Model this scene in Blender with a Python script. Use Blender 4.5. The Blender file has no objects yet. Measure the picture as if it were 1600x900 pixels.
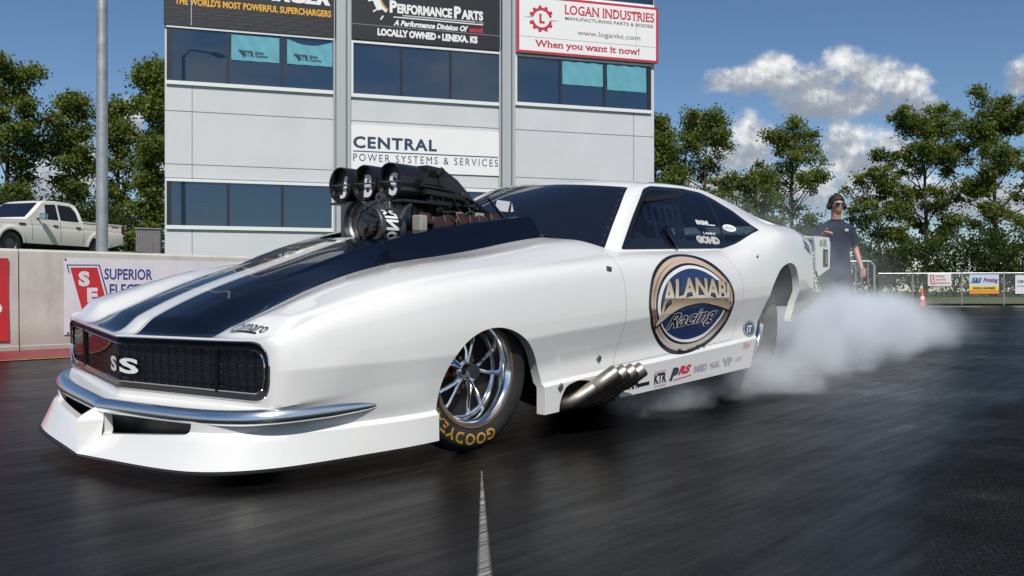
import bpy, bmesh, math, random
import numpy as np
from mathutils import Vector, Matrix, noise
from mathutils.bvhtree import BVHTree

scene = bpy.context.scene
COL = scene.collection
rad = math.radians

# ---------------------------------------------------------------- camera
cam_d = bpy.data.cameras.new('camera'); cam = bpy.data.objects.new('camera', cam_d); COL.objects.link(cam)
cam.location = (0, 0, 0.65); cam.rotation_euler = (rad(90), 0, 0)
cam_d.sensor_width = 36; cam_d.lens = 31.5; cam_d.shift_y = 0.003125
cam_d.clip_start = 0.05; cam_d.clip_end = 3000
scene.camera = cam

# ---------------------------------------------------------------- exposure, sun and sky
SUN_EL, SUN_DIR = rad(48), Vector((0.10, -1.0))          # the sun stands high behind the photographer
sv = Vector((SUN_DIR.x, SUN_DIR.y, 0)).normalized() * math.cos(SUN_EL) + Vector((0, 0, math.sin(SUN_EL)))
sun_d = bpy.data.lights.new('sun', 'SUN'); sun_d.energy = 4.1; sun_d.angle = rad(0.53); sun_d.color = (1.0, 0.955, 0.88)
sun = bpy.data.objects.new('sun', sun_d); COL.objects.link(sun)
sun.rotation_euler = sv.to_track_quat('Z', 'Y').to_euler(); sun.location = (0, -20, 30)
scene.view_settings.view_transform = 'Standard'; scene.view_settings.look = 'None'
scene.view_settings.exposure = 0.0; scene.view_settings.gamma = 1.0; scene.view_settings.use_curve_mapping = False
scene.cycles.max_bounces = 8; scene.cycles.volume_bounces = 6; scene.cycles.transparent_max_bounces = 12
scene.cycles.caustics_reflective = False; scene.cycles.caustics_refractive = False
scene.cycles.use_denoising = True
scene.cycles.sample_clamp_indirect = 8

class NT:
    """small node-tree builder"""
    def __init__(s, nt): s.nt = nt; nt.nodes.clear()
    def n(s, typ, props=None, **ins):
        nd = s.nt.nodes.new(typ)
        for k, v in (props or {}).items(): setattr(nd, k, v)
        for k, v in ins.items():
            key = int(k[1:]) if k[0] == 'i' and k[1:].isdigit() else k.replace('_', ' ')
            sock = nd.inputs[key]
            if isinstance(v, bpy.types.NodeSocket): s.nt.links.new(v, sock)
            elif isinstance(v, bpy.types.Node): s.nt.links.new(v.outputs[0], sock)
            else: sock.default_value = v
        return nd
    def math(s, op, a, b=0.0, c=None, clamp=False):
        nd = s.n('ShaderNodeMath', {'operation': op, 'use_clamp': clamp})
        for i, v in enumerate((a, b) if c is None else (a, b, c)):
            if isinstance(v, bpy.types.NodeSocket): s.nt.links.new(v, nd.inputs[i])
            elif isinstance(v, bpy.types.Node): s.nt.links.new(v.outputs[0], nd.inputs[i])
            else: nd.inputs[i].default_value = v
        return nd.outputs[0]
    def ramp(s, fac, stops, interp='LINEAR'):
        nd = s.n('ShaderNodeValToRGB'); s.nt.links.new(fac, nd.inputs[0])
        cr = nd.color_ramp; cr.interpolation = interp
        while len(cr.elements) < len(stops): cr.elements.new(0.5)
        for e, (p, c) in zip(cr.elements, stops):
            e.position = p; e.color = (*c, 1) if len(c) == 3 else c
        return nd.outputs[0]
    def mix(s, fac, a, b, blend='MIX'):
        nd = s.n('ShaderNodeMix', {'data_type': 'RGBA', 'blend_type': blend})
        for sock, v in ((nd.inputs[0], fac), (nd.inputs[6], a), (nd.inputs[7], b)):
            if isinstance(v, bpy.types.NodeSocket): s.nt.links.new(v, sock)
            else: sock.default_value = v if not isinstance(v, tuple) or len(v) == 4 else (*v, 1)
        return nd.outputs[2]
    def noise(s, vec, scale, detail=4, rough=0.55, dim='3D'):
        nd = s.n('ShaderNodeTexNoise', {'noise_dimensions': dim}, Scale=scale, Detail=detail, Roughness=rough)
        if vec is not None: s.nt.links.new(vec, nd.inputs['Vector'])
        return nd.outputs[0]
    def mapping(s, vec, loc=(0, 0, 0), rot=(0, 0, 0), scale=(1, 1, 1)):
        nd = s.n('ShaderNodeMapping', None, Location=loc, Rotation=rot, Scale=scale)
        s.nt.links.new(vec, nd.inputs['Vector']); return nd.outputs[0]
    def bump(s, h, strength=0.3, dist=0.01):
        return s.n('ShaderNodeBump', None, Height=h, Strength=strength, Distance=dist).outputs[0]
    def obj(s): return s.n('ShaderNodeTexCoord').outputs['Object']
    def out(s, sh, vol=None):
        o = s.n('ShaderNodeOutputMaterial')
        if sh is not None: s.nt.links.new(sh.outputs[0] if isinstance(sh, bpy.types.Node) else sh, o.inputs[0])
        if vol is not None: s.nt.links.new(vol.outputs[0] if isinstance(vol, bpy.types.Node) else vol, o.inputs[1])

# world: Nishita sky with cumulus clouds placed by direction
world = bpy.data.worlds.new('World'); scene.world = world; world.use_nodes = True
def build_world():
    t = NT(world.node_tree)
    sky = t.n('ShaderNodeTexSky', {'sky_type': 'NISHITA', 'sun_disc': False, 'sun_elevation': SUN_EL,
              'sun_rotation': math.atan2(SUN_DIR.x, SUN_DIR.y), 'altitude': 900, 'air_density': 1.0, 'dust_density': 0.25, 'ozone_density': 3.5})
    gen = t.n('ShaderNodeTexCoord').outputs['Generated']
    nrm = t.n('ShaderNodeVectorMath', {'operation': 'NORMALIZE'}, i0=gen).outputs[0]
    sep = t.n('ShaderNodeSeparateXYZ', None, i0=nrm)
    X, Y, Z = sep.outputs
    hs = t.n('ShaderNodeHueSaturation', None, Saturation=1.08, Value=0.92, Color=sky.outputs[0]).outputs[0]
    # generic broken cumulus all round the sky (seen in the reflections)
    zz = t.math('ADD', t.math('MAXIMUM', Z, 0.0), 0.14)
    px = t.math('DIVIDE', X, zz); py = t.math('DIVIDE', Y, zz)
    pv = t.n('ShaderNodeCombineXYZ', None, X=px, Y=py, Z=0.0).outputs[0]
    g1 = t.noise(pv, 0.95, 7, 0.55)
    gm = t.n('ShaderNodeMapRange', {'interpolation_type': 'SMOOTHSTEP'}, i0=g1, i1=0.49, i2=0.62).outputs[0]
    behind = t.n('ShaderNodeMapRange', {'interpolation_type': 'SMOOTHSTEP'}, i0=Y, i1=0.25, i2=-0.05).outputs[0]
    gm = t.math('MULTIPLY', gm, behind)
    # the clouds in front, as soft ellipses in direction space broken up by noise
    yy = t.math('MAXIMUM', Y, 0.05)
    u = t.math('DIVIDE', X, yy); v = t.math('DIVIDE', Z, yy)
    uv = t.n('ShaderNodeCombineXYZ', None, X=u, Y=v, Z=0.0).outputs[0]
    n1 = t.noise(uv, 26, 8, 0.60); n2 = t.noise(uv, 70, 5, 0.6)
    clouds = [(.255, .234, .045, .020), (.296, .240, .038, .030), (.330, .232, .05, .032), (.371, .250, .034, .026), (.405, .240, .04, .028), (.435, .226, .045, .026), (.465, .208, .030, .016), (.375, .212, .10, .022), (.345, .205, .06, .016),
              (.268, .170, .030, .035), (.25, .150, .05, .03), (.375, .165, .045, .030), (.41, .158, .035, .026), (.395, .138, .07, .022), (.30, .115, .20, .028),
              (.575, .240, .032, .026), (.47, .10, .20, .03), (-.425, .190, .018, .028), (-.385, .200, .02, .02), (-.50, .125, .07, .04), (-.36, .14, .05, .04)]
    val = None; low = None
    for (cu, cv, a, b) in clouds:
        du = t.math('DIVIDE', t.math('SUBTRACT', u, cu), a); dv = t.math('DIVIDE', t.math('SUBTRACT', v, cv), b)
        r = t.math('ADD', t.math('MULTIPLY', du, du), t.math('MULTIPLY', dv, dv))
        f = t.math('SUBTRACT', 1.0, r)
        f = t.math('MAXIMUM', f, -1.5)
        val = f if val is None else t.math('SMOOTH_MAX', val, f, 0.35)
        lw = t.math('MULTIPLY', t.math('MULTIPLY', dv, t.math('MAXIMUM', t.math('ADD', f, 0.8), 0.0)), 0.8)   # height inside the cloud
        low = lw if low is None else t.math('ADD', low, lw)
    shape = t.math('ADD', val, t.math('MULTIPLY', t.math('SUBTRACT', n1, 0.5), 2.3))
    shape = t.math('ADD', shape, t.math('MULTIPLY', t.math('SUBTRACT', n2, 0.5), 0.45))
    cm = t.n('ShaderNodeMapRange', {'interpolation_type': 'SMOOTHSTEP'}, i0=shape, i1=-0.1, i2=0.95).outputs[0]
    cm = t.math('MULTIPLY', cm, t.math('GREATER_THAN', Y, 0.06))
    offs = t.mapping(uv, loc=(0.004, -0.007, 0))
    n3 = t.noise(offs, 26, 8, 0.60)
    lit = t.math('ADD', t.math('MULTIPLY', t.math('SUBTRACT', n1, n3), 2.2), t.math('MULTIPLY', low, 0.34))
    lit = t.math('ADD', lit, t.math('MULTIPLY', t.math('SUBTRACT', n2, 0.5), 0.2))
    ccol = t.ramp(t.math('ADD', lit, 0.46, clamp=True), [(0.0, (3.1, 3.5, 4.1)), (0.4, (4.0, 4.3, 4.8)), (0.72, (7.0, 7.2, 7.4)), (1.0, (10.0, 9.9, 9.7))])
    col = t.mix(t.math('MULTIPLY', gm, 0.9), hs, (6.5, 6.6, 6.8, 1))
    col = t.mix(t.math('MULTIPLY', cm, 0.96), col, ccol)
    bg = t.n('ShaderNodeBackground', None, Color=col, Strength=0.095)
    o = t.n('ShaderNodeOutputWorld'); t.nt.links.new(bg.outputs[0], o.inputs[0])
build_world()

# ---------------------------------------------------------------- materials
def newmat(name):
    m = bpy.data.materials.new(name); m.use_nodes = True
    return m, NT(m.node_tree)
def pm(name, color, rough=0.5, metal=0.0, coat=0.0, coat_rough=0.03, var=0.0, vscale=8.0, bump=0.0, bscale=60.0, spec=0.5, rvar=0.0):
    m, t = newmat(name)
    bs = t.n('ShaderNodeBsdfPrincipled', None, Roughness=rough, Metallic=metal)
    bs.inputs['Base Color'].default_value = (*color, 1)
    bs.inputs['Coat Weight'].default_value = coat; bs.inputs['Coat Roughness'].default_value = coat_rough
    bs.inputs['Specular IOR Level'].default_value = spec
    if var or bump or rvar:
        o = t.obj()
        if var:
            nz = t.noise(o, vscale, 5, 0.6)
            lo = tuple(max(0, c * (1 - var)) for c in color); hi = tuple(min(1, c * (1 + var)) for c in color)
            t.nt.links.new(t.ramp(nz, [(0.3, lo), (0.7, hi)]), bs.inputs['Base Color'])
        if rvar:
            nz = t.noise(o, vscale * 1.7, 4, 0.6)
            t.nt.links.new(t.math('ADD', t.math('MULTIPLY', t.math('SUBTRACT', nz, 0.5), rvar * 2), rough, clamp=True), bs.inputs['Roughness'])
        if bump: t.nt.links.new(t.bump(t.noise(o, bscale, 3), bump, 0.01), bs.inputs['Normal'])
    t.out(bs); return m

M = {}
M['white'] = pm('white_paint', (.76, .755, .735), .30, coat=1.0, coat_rough=.02, var=.015, vscale=3)
M['navy'] = pm('navy_paint', (.003, .005, .012), .25, coat=.65, coat_rough=.015, spec=.05)
M['pin'] = pm('black_pinstripe', (.008, .008, .01), .25, coat=.8)
M['black'] = pm('black_gloss', (.006, .006, .007), .12, coat=.6)
M['satin'] = pm('black_satin', (.014, .014, .015), .38, rvar=.1, vscale=20)
M['dark'] = pm('dark_interior', (.008, .008, .009), .8)
M['rubber'] = pm('tyre_rubber', (.018, .018, .018), .62, var=.35, vscale=9, bump=.12, bscale=140)
M['rubber_worn'] = pm('smoking_tyre_rubber', (.16, .15, .14), .75, var=.3, vscale=5)
M['chrome'] = pm('chrome', (.86, .87, .88), .05, 1.0)
M['polished'] = pm('polished_aluminium', (.90, .90, .90), .13, 1.0)
M['bumper'] = pm('bumper_chrome', (.84, .89, .92), .24, 1.0)
M['steel'] = pm('exhaust_steel', (.40, .36, .30), .38, 1.0, var=.3, vscale=11, rvar=.12)
M['alu'] = pm('cast_aluminium', (.17, .17, .175), .42, .9, var=.25, vscale=16, rvar=.12)
M['gunmetal'] = pm('gunmetal_grey', (.10, .10, .105), .40, .7, var=.3, vscale=14)
M['rust'] = pm('brown_cast_cover', (.045, .022, .018), .45, .2, var=.3, vscale=18)
M['copper'] = pm('copper_hub', (.50, .20, .07), .35, .9)
M['gold'] = pm('gold_lettering', (.42, .23, .035), .5)
M['goldband'] = pm('bronze_rim_band', (.32, .19, .07), .35, .6)
M['tube'] = pm('cage_tube', (.30, .31, .32), .4)
M['letter'] = pm('white_lettering', (.80, .80, .80), .45)
M['silver'] = pm('silver_emblem', (.75, .76, .77), .28, .75)
M['bolt'] = pm('bolt_grey', (.20, .21, .23), .35, .8)
M['mesh'] = pm('grille_bar', (.006, .006, .007), .5)
M['grille_bed'] = pm('grille_recess_grey', (.24, .245, .255), .55)
M['shroud'] = pm('carbon_black', (.010, .010, .012), .30, coat=.35, var=.5, vscale=60)
M['interior_grey'] = pm('interior_grey', (.05, .052, .06), .7)
M['suit'] = pm('white_cloth', (.62, .62, .64), .8)

def glass_mat(name, tint, dens=0.55, rough=0.01):
    """tinted window: dark tint seen through, real fresnel reflection on top"""
    m, t = newmat(name)
    tr = t.n('ShaderNodeBsdfTransparent', None, Color=(*tint, 1))
    df = t.n('ShaderNodeBsdfDiffuse', None, Color=(.010, .014, .026, 1))
    b = t.n('ShaderNodeMixShader', None, i0=dens, i1=tr.outputs[0], i2=df.outputs[0])
    gl = t.n('ShaderNodeBsdfGlossy', None, Roughness=rough, Color=(1, 1, 1, 1))
    bf = t.n('ShaderNodeNewGeometry').outputs['Backfacing']
    fr = t.n('ShaderNodeFresnel', None, IOR=t.math('ADD', 1.45, t.math('MULTIPLY', bf, 1 / 1.45 - 1.45)))      # the same glance from either side of a pane
    t.out(t.n('ShaderNodeMixShader', None, i0=fr.outputs[0], i1=b.outputs[0], i2=gl.outputs[0])); return m
M['glass'] = glass_mat('tinted_car_glass', (.30, .36, .46), .35)
M['ws_glass'] = glass_mat('dark_windshield', (.06, .08, .14), .80)
M['lens'] = glass_mat('smoked_lens', (.72, .72, .75), .03)
M['border'] = pm('window_border_black', (.009, .010, .013), .22, coat=.4)

# ---------------------------------------------------------------- object helpers
def tag(o, label=None, cat=None, group=None, kind=None):
    if label: o['label'] = label
    if cat: o['category'] = cat
    if group: o['group'] = group
    if kind: o['kind'] = kind
    return o
def empty(name, loc=(0, 0, 0), rz=0.0):
    o = bpy.data.objects.new(name, None); COL.objects.link(o); o.location = loc; o.rotation_euler = (0, 0, rz)
    o.empty_display_size = .3; return o
def thing(name, label, cat, loc=(0, 0, 0), rz=0.0, group=None):
    return tag(empty(name, loc, rz), label, cat, group)
def copy_tree(o, parent=None):
    c = o.copy(); COL.objects.link(c)
    if parent is not None: c.parent = parent; c.matrix_parent_inverse = Matrix.Identity(4)
    for ch in list(o.children): copy_tree(ch, c)
    return c

def rot_to(d):
    return Vector((0, 0, 1)).rotation_difference(Vector(d).normalized()).to_matrix()

class MB:
    """collects shapes; build() links them as ONE mesh object"""
    def __init__(s): s.v = []; s.f = []; s.m = []; s.sm = []
    def add(s, V, F, mat=0, smooth=False):
        b = len(s.v); s.v.extend([tuple(map(float, p)) for p in V])
        for f in F: s.f.append([b + i for i in f]); s.m.append(mat); s.sm.append(smooth)
        return s
    def box(s, c, size, rot=None, mat=0):
        hx, hy, hz = [q / 2 for q in size]
        P = [Vector((x, y, z)) for x in (-hx, hx) for y in (-hy, hy) for z in (-hz, hz)]
        if rot is not None: P = [rot @ p for p in P]
        c = Vector(c); P = [p + c for p in P]
        return s.add(P, [[0, 1, 3, 2], [4, 6, 7, 5], [0, 4, 5, 1], [2, 3, 7, 6], [0, 2, 6, 4], [1, 5, 7, 3]], mat)
    def box2(s, lo, hi, mat=0):
        return s.box([(a + b) / 2 for a, b in zip(lo, hi)], [abs(b - a) for a, b in zip(lo, hi)], None, mat)
    def tube(s, pts, r, n=10, mat=0, caps=True, closed=False):
        P = [Vector(p) for p in pts]; N = len(P)
        R = r if isinstance(r, (list, tuple)) else [r] * N
        ring0 = None; V = []; F = []
        up = None
        for i, p in enumerate(P):
            if closed: d = (P[(i + 1) % N] - P[i - 1])
            else: d = P[min(i + 1, N - 1)] - P[max(i - 1, 0)]
            d = d.normalized() if d.length > 1e-9 else Vector((0, 0, 1))
            if up is None:
                up = d.orthogonal().normalized()
            up = (up - d * up.dot(d)); up = up.normalized() if up.length > 1e-6 else d.orthogonal().normalized()
            sd = d.cross(up)
            for k in range(n):
                a = 2 * math.pi * k / n
                V.append(p + (up * math.cos(a) + sd * math.sin(a)) * R[i])
        for i in range(N if closed else N - 1):
            j = (i + 1) % N
            for k in range(n):
                k2 = (k + 1) % n
                F.append([i * n + k, i * n + k2, j * n + k2, j * n + k])
        if caps and not closed:
            F.append(list(range(n))[::-1]); F.append([(N - 1) * n + k for k in range(n)])
        return s.add(V, F, mat, True)
    def lathe(s, prof, axis=(0, 1, 0), c=(0, 0, 0), n=32, mat=0, a0=0.0, a1=2 * math.pi, smooth=True):
        """profile of (r, h) turned about axis through c"""
        ax = Vector(axis).normalized(); e1 = ax.orthogonal().normalized(); e2 = ax.cross(e1); c = Vector(c)
        full = abs(a1 - a0 - 2 * math.pi) < 1e-6; K = n if full else n + 1
        V = []; F = []
        for (r, h) in prof:
            for k in range(K):
                a = a0 + (a1 - a0) * k / n
                V.append(c + ax * h + (e1 * math.cos(a) + e2 * math.sin(a)) * r)
        for i in range(len(prof) - 1):
            for k in range(n):
                k2 = (k + 1) % K
                F.append([i * K + k, i * K + k2, (i + 1) * K + k2, (i + 1) * K + k])
        return s.add(V, F, mat, smooth)
    def disc(s, c, axis, r, n=24, mat=0):
        Rm = rot_to(axis); c = Vector(c)
        return s.add([c + Rm @ Vector((r * math.cos(2 * math.pi * k / n), r * math.sin(2 * math.pi * k / n), 0)) for k in range(n)], [list(range(n))], mat)
    def prism(s, poly, frm, d0, d1, mat=0):
        """2-D polygon extruded; frm(u, v, w) -> point"""
        n = len(poly)
        V = [frm(u, v, d0) for u, v in poly] + [frm(u, v, d1) for u, v in poly]
        F = [list(range(n))[::-1], list(range(n, 2 * n))] + [[i, (i + 1) % n, n + (i + 1) % n, n + i] for i in range(n)]
        return s.add(V, F, mat)
    def build(s, name, mats, parent=None, sharp=35, bevel=0.0, xform=None):
        me = bpy.data.meshes.new(name)
        V = [xform(p) for p in s.v] if xform else s.v
        me.from_pydata(V, [], s.f)
        if not isinstance(mats, (list, tuple)): mats = [mats]
        for m in mats: me.materials.append(m)
        me.polygons.foreach_set('material_index', s.m)
        me.polygons.foreach_set('use_smooth', s.sm)
        bm = bmesh.new(); bm.from_mesh(me); bmesh.ops.recalc_face_normals(bm, faces=bm.faces[:]); bm.to_mesh(me); bm.free()
        if any(s.sm): me.set_sharp_from_angle(angle=rad(sharp))
        me.update()
        o = bpy.data.objects.new(name, me); COL.objects.link(o)
        if parent is not None: o.parent = parent
        if bevel:
            b = o.modifiers.new('bevel', 'BEVEL'); b.width = bevel; b.segments = 2; b.limit_method = 'ANGLE'; b.angle_limit = rad(40)
        return o

_curve = [None]
def text2d(txt, bold=0.0, shear=0.0, space=1.0, serif=False, res=3):
    """flat mesh of a word: (verts Nx2, faces), normalised to its own bounding box"""
    cu = bpy.data.curves.new('lettering', 'FONT'); cu.body = txt; cu.offset = bold; cu.shear = shear; cu.space_character = space
    cu.resolution_u = res; cu.fill_mode = 'FRONT'
    ob = bpy.data.objects.new('lettering', cu)
    me = ob.to_mesh()
    V = np.array([(v.co.x, v.co.y) for v in me.vertices]); F = [list(p.vertices) for p in me.polygons]
    if serif:                                           # slab serifs on the flat stem ends
        cap = V[:, 1].max() if not any(ch in txt for ch in 'gyjpq,') else np.percentile(V[:, 1], 99)
        cnt = {}
        for f in F:
            for i in range(len(f)):
                e = tuple(sorted((f[i], f[(i + 1) % len(f)]))); cnt[e] = cnt.get(e, 0) + 1
        V2 = V.tolist()
        for (a, b), c in cnt.items():
            if c == 1 and abs(V[a][1] - V[b][1]) < 1e-4 and 0.03 < abs(V[a][0] - V[b][0]) < 0.26:
                y = V[a][1]; x0, x1 = sorted((V[a][0], V[b][0])); e = 0.055; h = 0.05
                if abs(y) < .04 + bold: lo, hi = y, y + h
                elif y > .45: lo, hi = y - h, y
                else: continue
                k = len(V2); V2 += [[x0 - e, lo], [x1 + e, lo], [x1 + e, hi], [x0 - e, hi]]; F.append([k, k + 1, k + 2, k + 3])
        V = np.array(V2)
    ob.to_mesh_clear(); bpy.data.objects.remove(ob); bpy.data.curves.remove(cu)
    lo = V.min(0); hi = V.max(0)
    return (V - lo) / np.maximum(hi - lo, 1e-6), F
def put_text(mb, txt, frm, box, mat=0, w=0.0, **kw):
    """word fitted to box (u0, v0, u1, v1) and placed by frm(u, v, w)"""
    V, F = text2d(txt, **kw); u0, v0, u1, v1 = box
    mb.add([frm(u0 + p[0] * (u1 - u0), v0 + p[1] * (v1 - v0), w) for p in V], F, mat)

# surface tools ----------------------------------------------------
def pchip(xk, yk, x):
    xk = np.asarray(xk, float); yk = np.asarray(yk, float); x = np.asarray(x, float)
    if len(xk) == 2: return yk[0] + (yk[1] - yk[0]) * np.clip((x - xk[0]) / (xk[1] - xk[0]), 0, 1)
    h = np.diff(xk); d = np.diff(yk) / h; m = np.zeros_like(yk)
    for i in range(1, len(xk) - 1):
        if d[i - 1] * d[i] > 0:
            w1 = 2 * h[i] + h[i - 1]; w2 = h[i] + 2 * h[i - 1]; m[i] = (w1 + w2) / (w1 / d[i - 1] + w2 / d[i])
    m[0] = d[0]; m[-1] = d[-1]
    x = np.clip(x, xk[0], xk[-1]); i = np.clip(np.searchsorted(xk, x, side='right') - 1, 0, len(xk) - 2)
    t = (x - xk[i]) / h[i]; t2 = t * t; t3 = t2 * t
    return (2 * t3 - 3 * t2 + 1) * yk[i] + (t3 - 2 * t2 + t) * h[i] * m[i] + (-2 * t3 + 3 * t2) * yk[i + 1] + (t3 - t2) * h[i] * m[i + 1]
def spline(xk, yk, x):
    """natural cubic spline (C2): smoother than pchip for long body lines"""
    xk = np.asarray(xk, float); yk = np.asarray(yk, float); n = len(xk)
    if n < 4: return pchip(xk, yk, x)
    h = np.diff(xk); A = np.zeros((n, n)); b = np.zeros(n); A[0, 0] = A[-1, -1] = 1
    for i in range(1, n - 1):
        A[i, i - 1] = h[i - 1]; A[i, i] = 2 * (h[i - 1] + h[i]); A[i, i + 1] = h[i]
        b[i] = 6 * ((yk[i + 1] - yk[i]) / h[i] - (yk[i] - yk[i - 1]) / h[i - 1])
    mm = np.linalg.solve(A, b)
    x = np.clip(np.asarray(x, float), xk[0], xk[-1]); i = np.clip(np.searchsorted(xk, x, side='right') - 1, 0, n - 2)
    a = (xk[i + 1] - x) / h[i]; c = (x - xk[i]) / h[i]
    return a * yk[i] + c * yk[i + 1] + ((a ** 3 - a) * mm[i] + (c ** 3 - c) * mm[i + 1]) * h[i] ** 2 / 6
def grid_faces(nr, nc, flip=False):
    F = []
    for i in range(nr - 1):
        for j in range(nc - 1):
            f = [i * nc + j, i * nc + j + 1, (i + 1) * nc + j + 1, (i + 1) * nc + j]
            F.append(f[::-1] if flip else f)
    return F
def clip(V, F, f, T=None):
    """split a mesh along f = 0: (V, Fpos, Fneg, Tpos, Tneg, list of cut edges)"""
    V = [tuple(p) for p in V]; f = list(f); cache = {}; P, N, TP, TN, cut = [], [], [], [], []
    def mid(a, b):
        k = (a, b) if a < b else (b, a)
        if k not in cache:
            s = f[a] / (f[a] - f[b]); cache[k] = len(V)
            V.append(tuple(V[a][q] + (V[b][q] - V[a][q]) * s for q in range(3))); f.append(0.0)
        return cache[k]
    for n, face in enumerate(F):
        tg = T[n] if T is not None else 0
        sg = [f[i] >= 0 for i in face]
        if all(sg): P.append(face); TP.append(tg); continue
        if not any(sg): N.append(face); TN.append(tg); continue
        a, b, cc = [], [], []
        for i in range(len(face)):
            p, q = face[i], face[(i + 1) % len(face)]
            (a if sg[i] else b).append(p)
            if sg[i] != sg[(i + 1) % len(face)]:
                c = mid(p, q); a.append(c); b.append(c); cc.append(c)
        if len(a) > 2: P.append(a); TP.append(tg)
        if len(b) > 2: N.append(b); TN.append(tg)
        if len(cc) == 2: cut.append(cc)
    return np.array(V), P, N, TP, TN, cut
def poly_sdf(x, y, poly, r=0.0):
    """signed distance to a polygon, positive inside; r rounds its corners"""
    P = np.asarray(poly, float); x = np.asarray(x); y = np.asarray(y)
    d = np.full(x.shape, 1e9); ins = np.zeros(x.shape, bool)
    for i in range(len(P)):
        a, b = P[i], P[(i + 1) % len(P)]; e = b - a
        t = np.clip(((x - a[0]) * e[0] + (y - a[1]) * e[1]) / (e @ e), 0, 1)
        d = np.minimum(d, np.hypot(x - a[0] - t * e[0], y - a[1] - t * e[1]))
        c = ((a[1] > y) != (b[1] > y))
        with np.errstate(divide='ignore', invalid='ignore'):
            ins ^= c & (x < (b[0] - a[0]) * (y - a[1]) / (b[1] - a[1] + 1e-12) + a[0])
    return np.where(ins, d, -d) + r
def round_poly(poly, r, n=5):
    """polygon with its corners rounded"""
    out = []; P = [Vector(p) for p in poly]
    for i in range(len(P)):
        a, b, c = P[i - 1], P[i], P[(i + 1) % len(P)]
        q = min(r, (a - b).length * .45, (c - b).length * .45)
        p0 = b + (a - b).normalized() * q; p1 = b + (c - b).normalized() * q
        for k in range(n + 1):
            t = k / n; out.append(tuple(p0 * (1 - t) ** 2 + b * 2 * t * (1 - t) + p1 * t * t))
    return out
def mesh_from(name, V, F, mats, parent=None, T=None, weld=0.0006, smooth=True, sharp=33, xform=None):
    used = sorted({i for f in F for i in f}); mp = {a: b for b, a in enumerate(used)}
    me = bpy.data.meshes.new(name)
    P = [tuple(map(float, V[i])) for i in used]
    if xform: P = [xform(p) for p in P]
    me.from_pydata(P, [], [[mp[i] for i in f] for f in F])
    if not isinstance(mats, (list, tuple)): mats = [mats]
    for m in mats: me.materials.append(m)
    if T is not None: me.polygons.foreach_set('material_index', T)
    if weld:
        bm = bmesh.new(); bm.from_mesh(me); bmesh.ops.remove_doubles(bm, verts=bm.verts[:], dist=weld)
        bmesh.ops.recalc_face_normals(bm, faces=bm.faces[:]); bm.to_mesh(me); bm.free()
    me.polygons.foreach_set('use_smooth', [smooth] * len(me.polygons))
    if smooth: me.set_sharp_from_angle(angle=rad(sharp))
    me.update()
    o = bpy.data.objects.new(name, me); COL.objects.link(o)
    if parent is not None: o.parent = parent
    return o
# ================================================================= the drag car
# car frame: x rearward from the front axle, y to the car's right (the visible flank is at negative y), z up
CAR_TH = 41.76
car = thing('drag_car', 'white drag racing coupe with navy hood stripes doing a smoky burnout on the track', 'drag car',
            (-0.7904, 4.1784, 0), rad(90 - CAR_TH))
def tilt(p):                                     # torque rolls the body towards the camera
    return (p[0], p[1], p[2] + 0.03 * (p[1] + 0.85))
def untilt_z(z, y): return z - 0.03 * (y + 0.85)

# ---- rails of the flank sheet: (t, x, w, z), t runs nose centre -> corner -> along the flank
RB = [(-1.9, -1.205, 0, .030), (-1.3, -1.11, .585, .048), (-1.1, -1.02, .72, .054), (-.9, -.87, .805, .060), (-.6, -.6, .868, .072), (-.28, -.28, .912, .086),
      (.36, .36, .92, .121), (.9, .9, .92, .145), (2.3, 2.3, .915, .209), (3.25, 3.25, .88, .27)]
RC = [(-1.9, -1.138, 0, .086), (-1.3, -1.062, .575, .150), (-1.1, -.985, .704, .155), (-.9, -.848, .790, .162), (-.6, -.6, .858, .170), (-.28, -.28, .908, .183),
      (.36, .36, .922, .239), (.88, .88, .925, .275), (1.39, 1.39, .927, .307), (2.3, 2.3, .922, .371), (3.25, 3.25, .885, .44)]
RD = [(-1.9, -1.128, 0, .204), (-1.3, -1.050, .570, .214), (-1.1, -.975, .704, .222), (-.9, -.842, .808, .232), (-.6, -.598, .862, .246), (-.28, -.28, .900, .262),
      (.36, .36, .902, .315), (.88, .88, .904, .352), (1.39, 1.39, .906, .385), (2.3, 2.3, .902, .447), (3.25, 3.25, .870, .52)]
RS = [(-1.9, -1.052, 0, 0.236), (-1.55, -0.9959, 0.3, 0.243), (-1.15, -0.922, 0.695, 0.254), (-1.06, -0.9071, 0.775, 0.258), (-1.01, -0.8901, 0.806, 0.261), (-0.96, -0.8611, 0.826, 0.266), (-0.9, -0.822, 0.84, 0.272), (-0.6, -0.592, 0.874, 0.3), (-0.28, -0.275, 0.908, 0.325), (0.36, 0.36, 0.914, 0.385), (0.88, 0.88, 0.918, 0.425), (1.39, 1.39, 0.92, 0.465), (2.3, 2.3, 0.916, 0.53), (3.25, 3.25, 0.873, 0.6)]
RCH = [(-1.9, -1.055, 0, 0.362), (-1.55, -0.9989, 0.3, 0.367), (-1.15, -0.925, 0.695, 0.374), (-1.06, -0.9088, 0.782, 0.38), (-1.01, -0.8918, 0.817, 0.383), (-0.96, -0.8628, 0.84, 0.386), (-0.9, -0.816, 0.854, 0.389), (-0.75, -0.7, 0.878, 0.393), (-0.6, -0.58, 0.895, 0.397), (-0.26, -0.26, 0.922, 0.404), (0.36, 0.36, 0.932, 0.462), (0.88, 0.88, 0.938, 0.503), (1.4, 1.4, 0.94, 0.548), (2.05, 2.05, 0.936, 0.599), (2.4, 2.4, 0.934, 0.622), (2.9, 2.9, 0.92, 0.65), (3.25, 3.25, 0.875, 0.67)]
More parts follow.
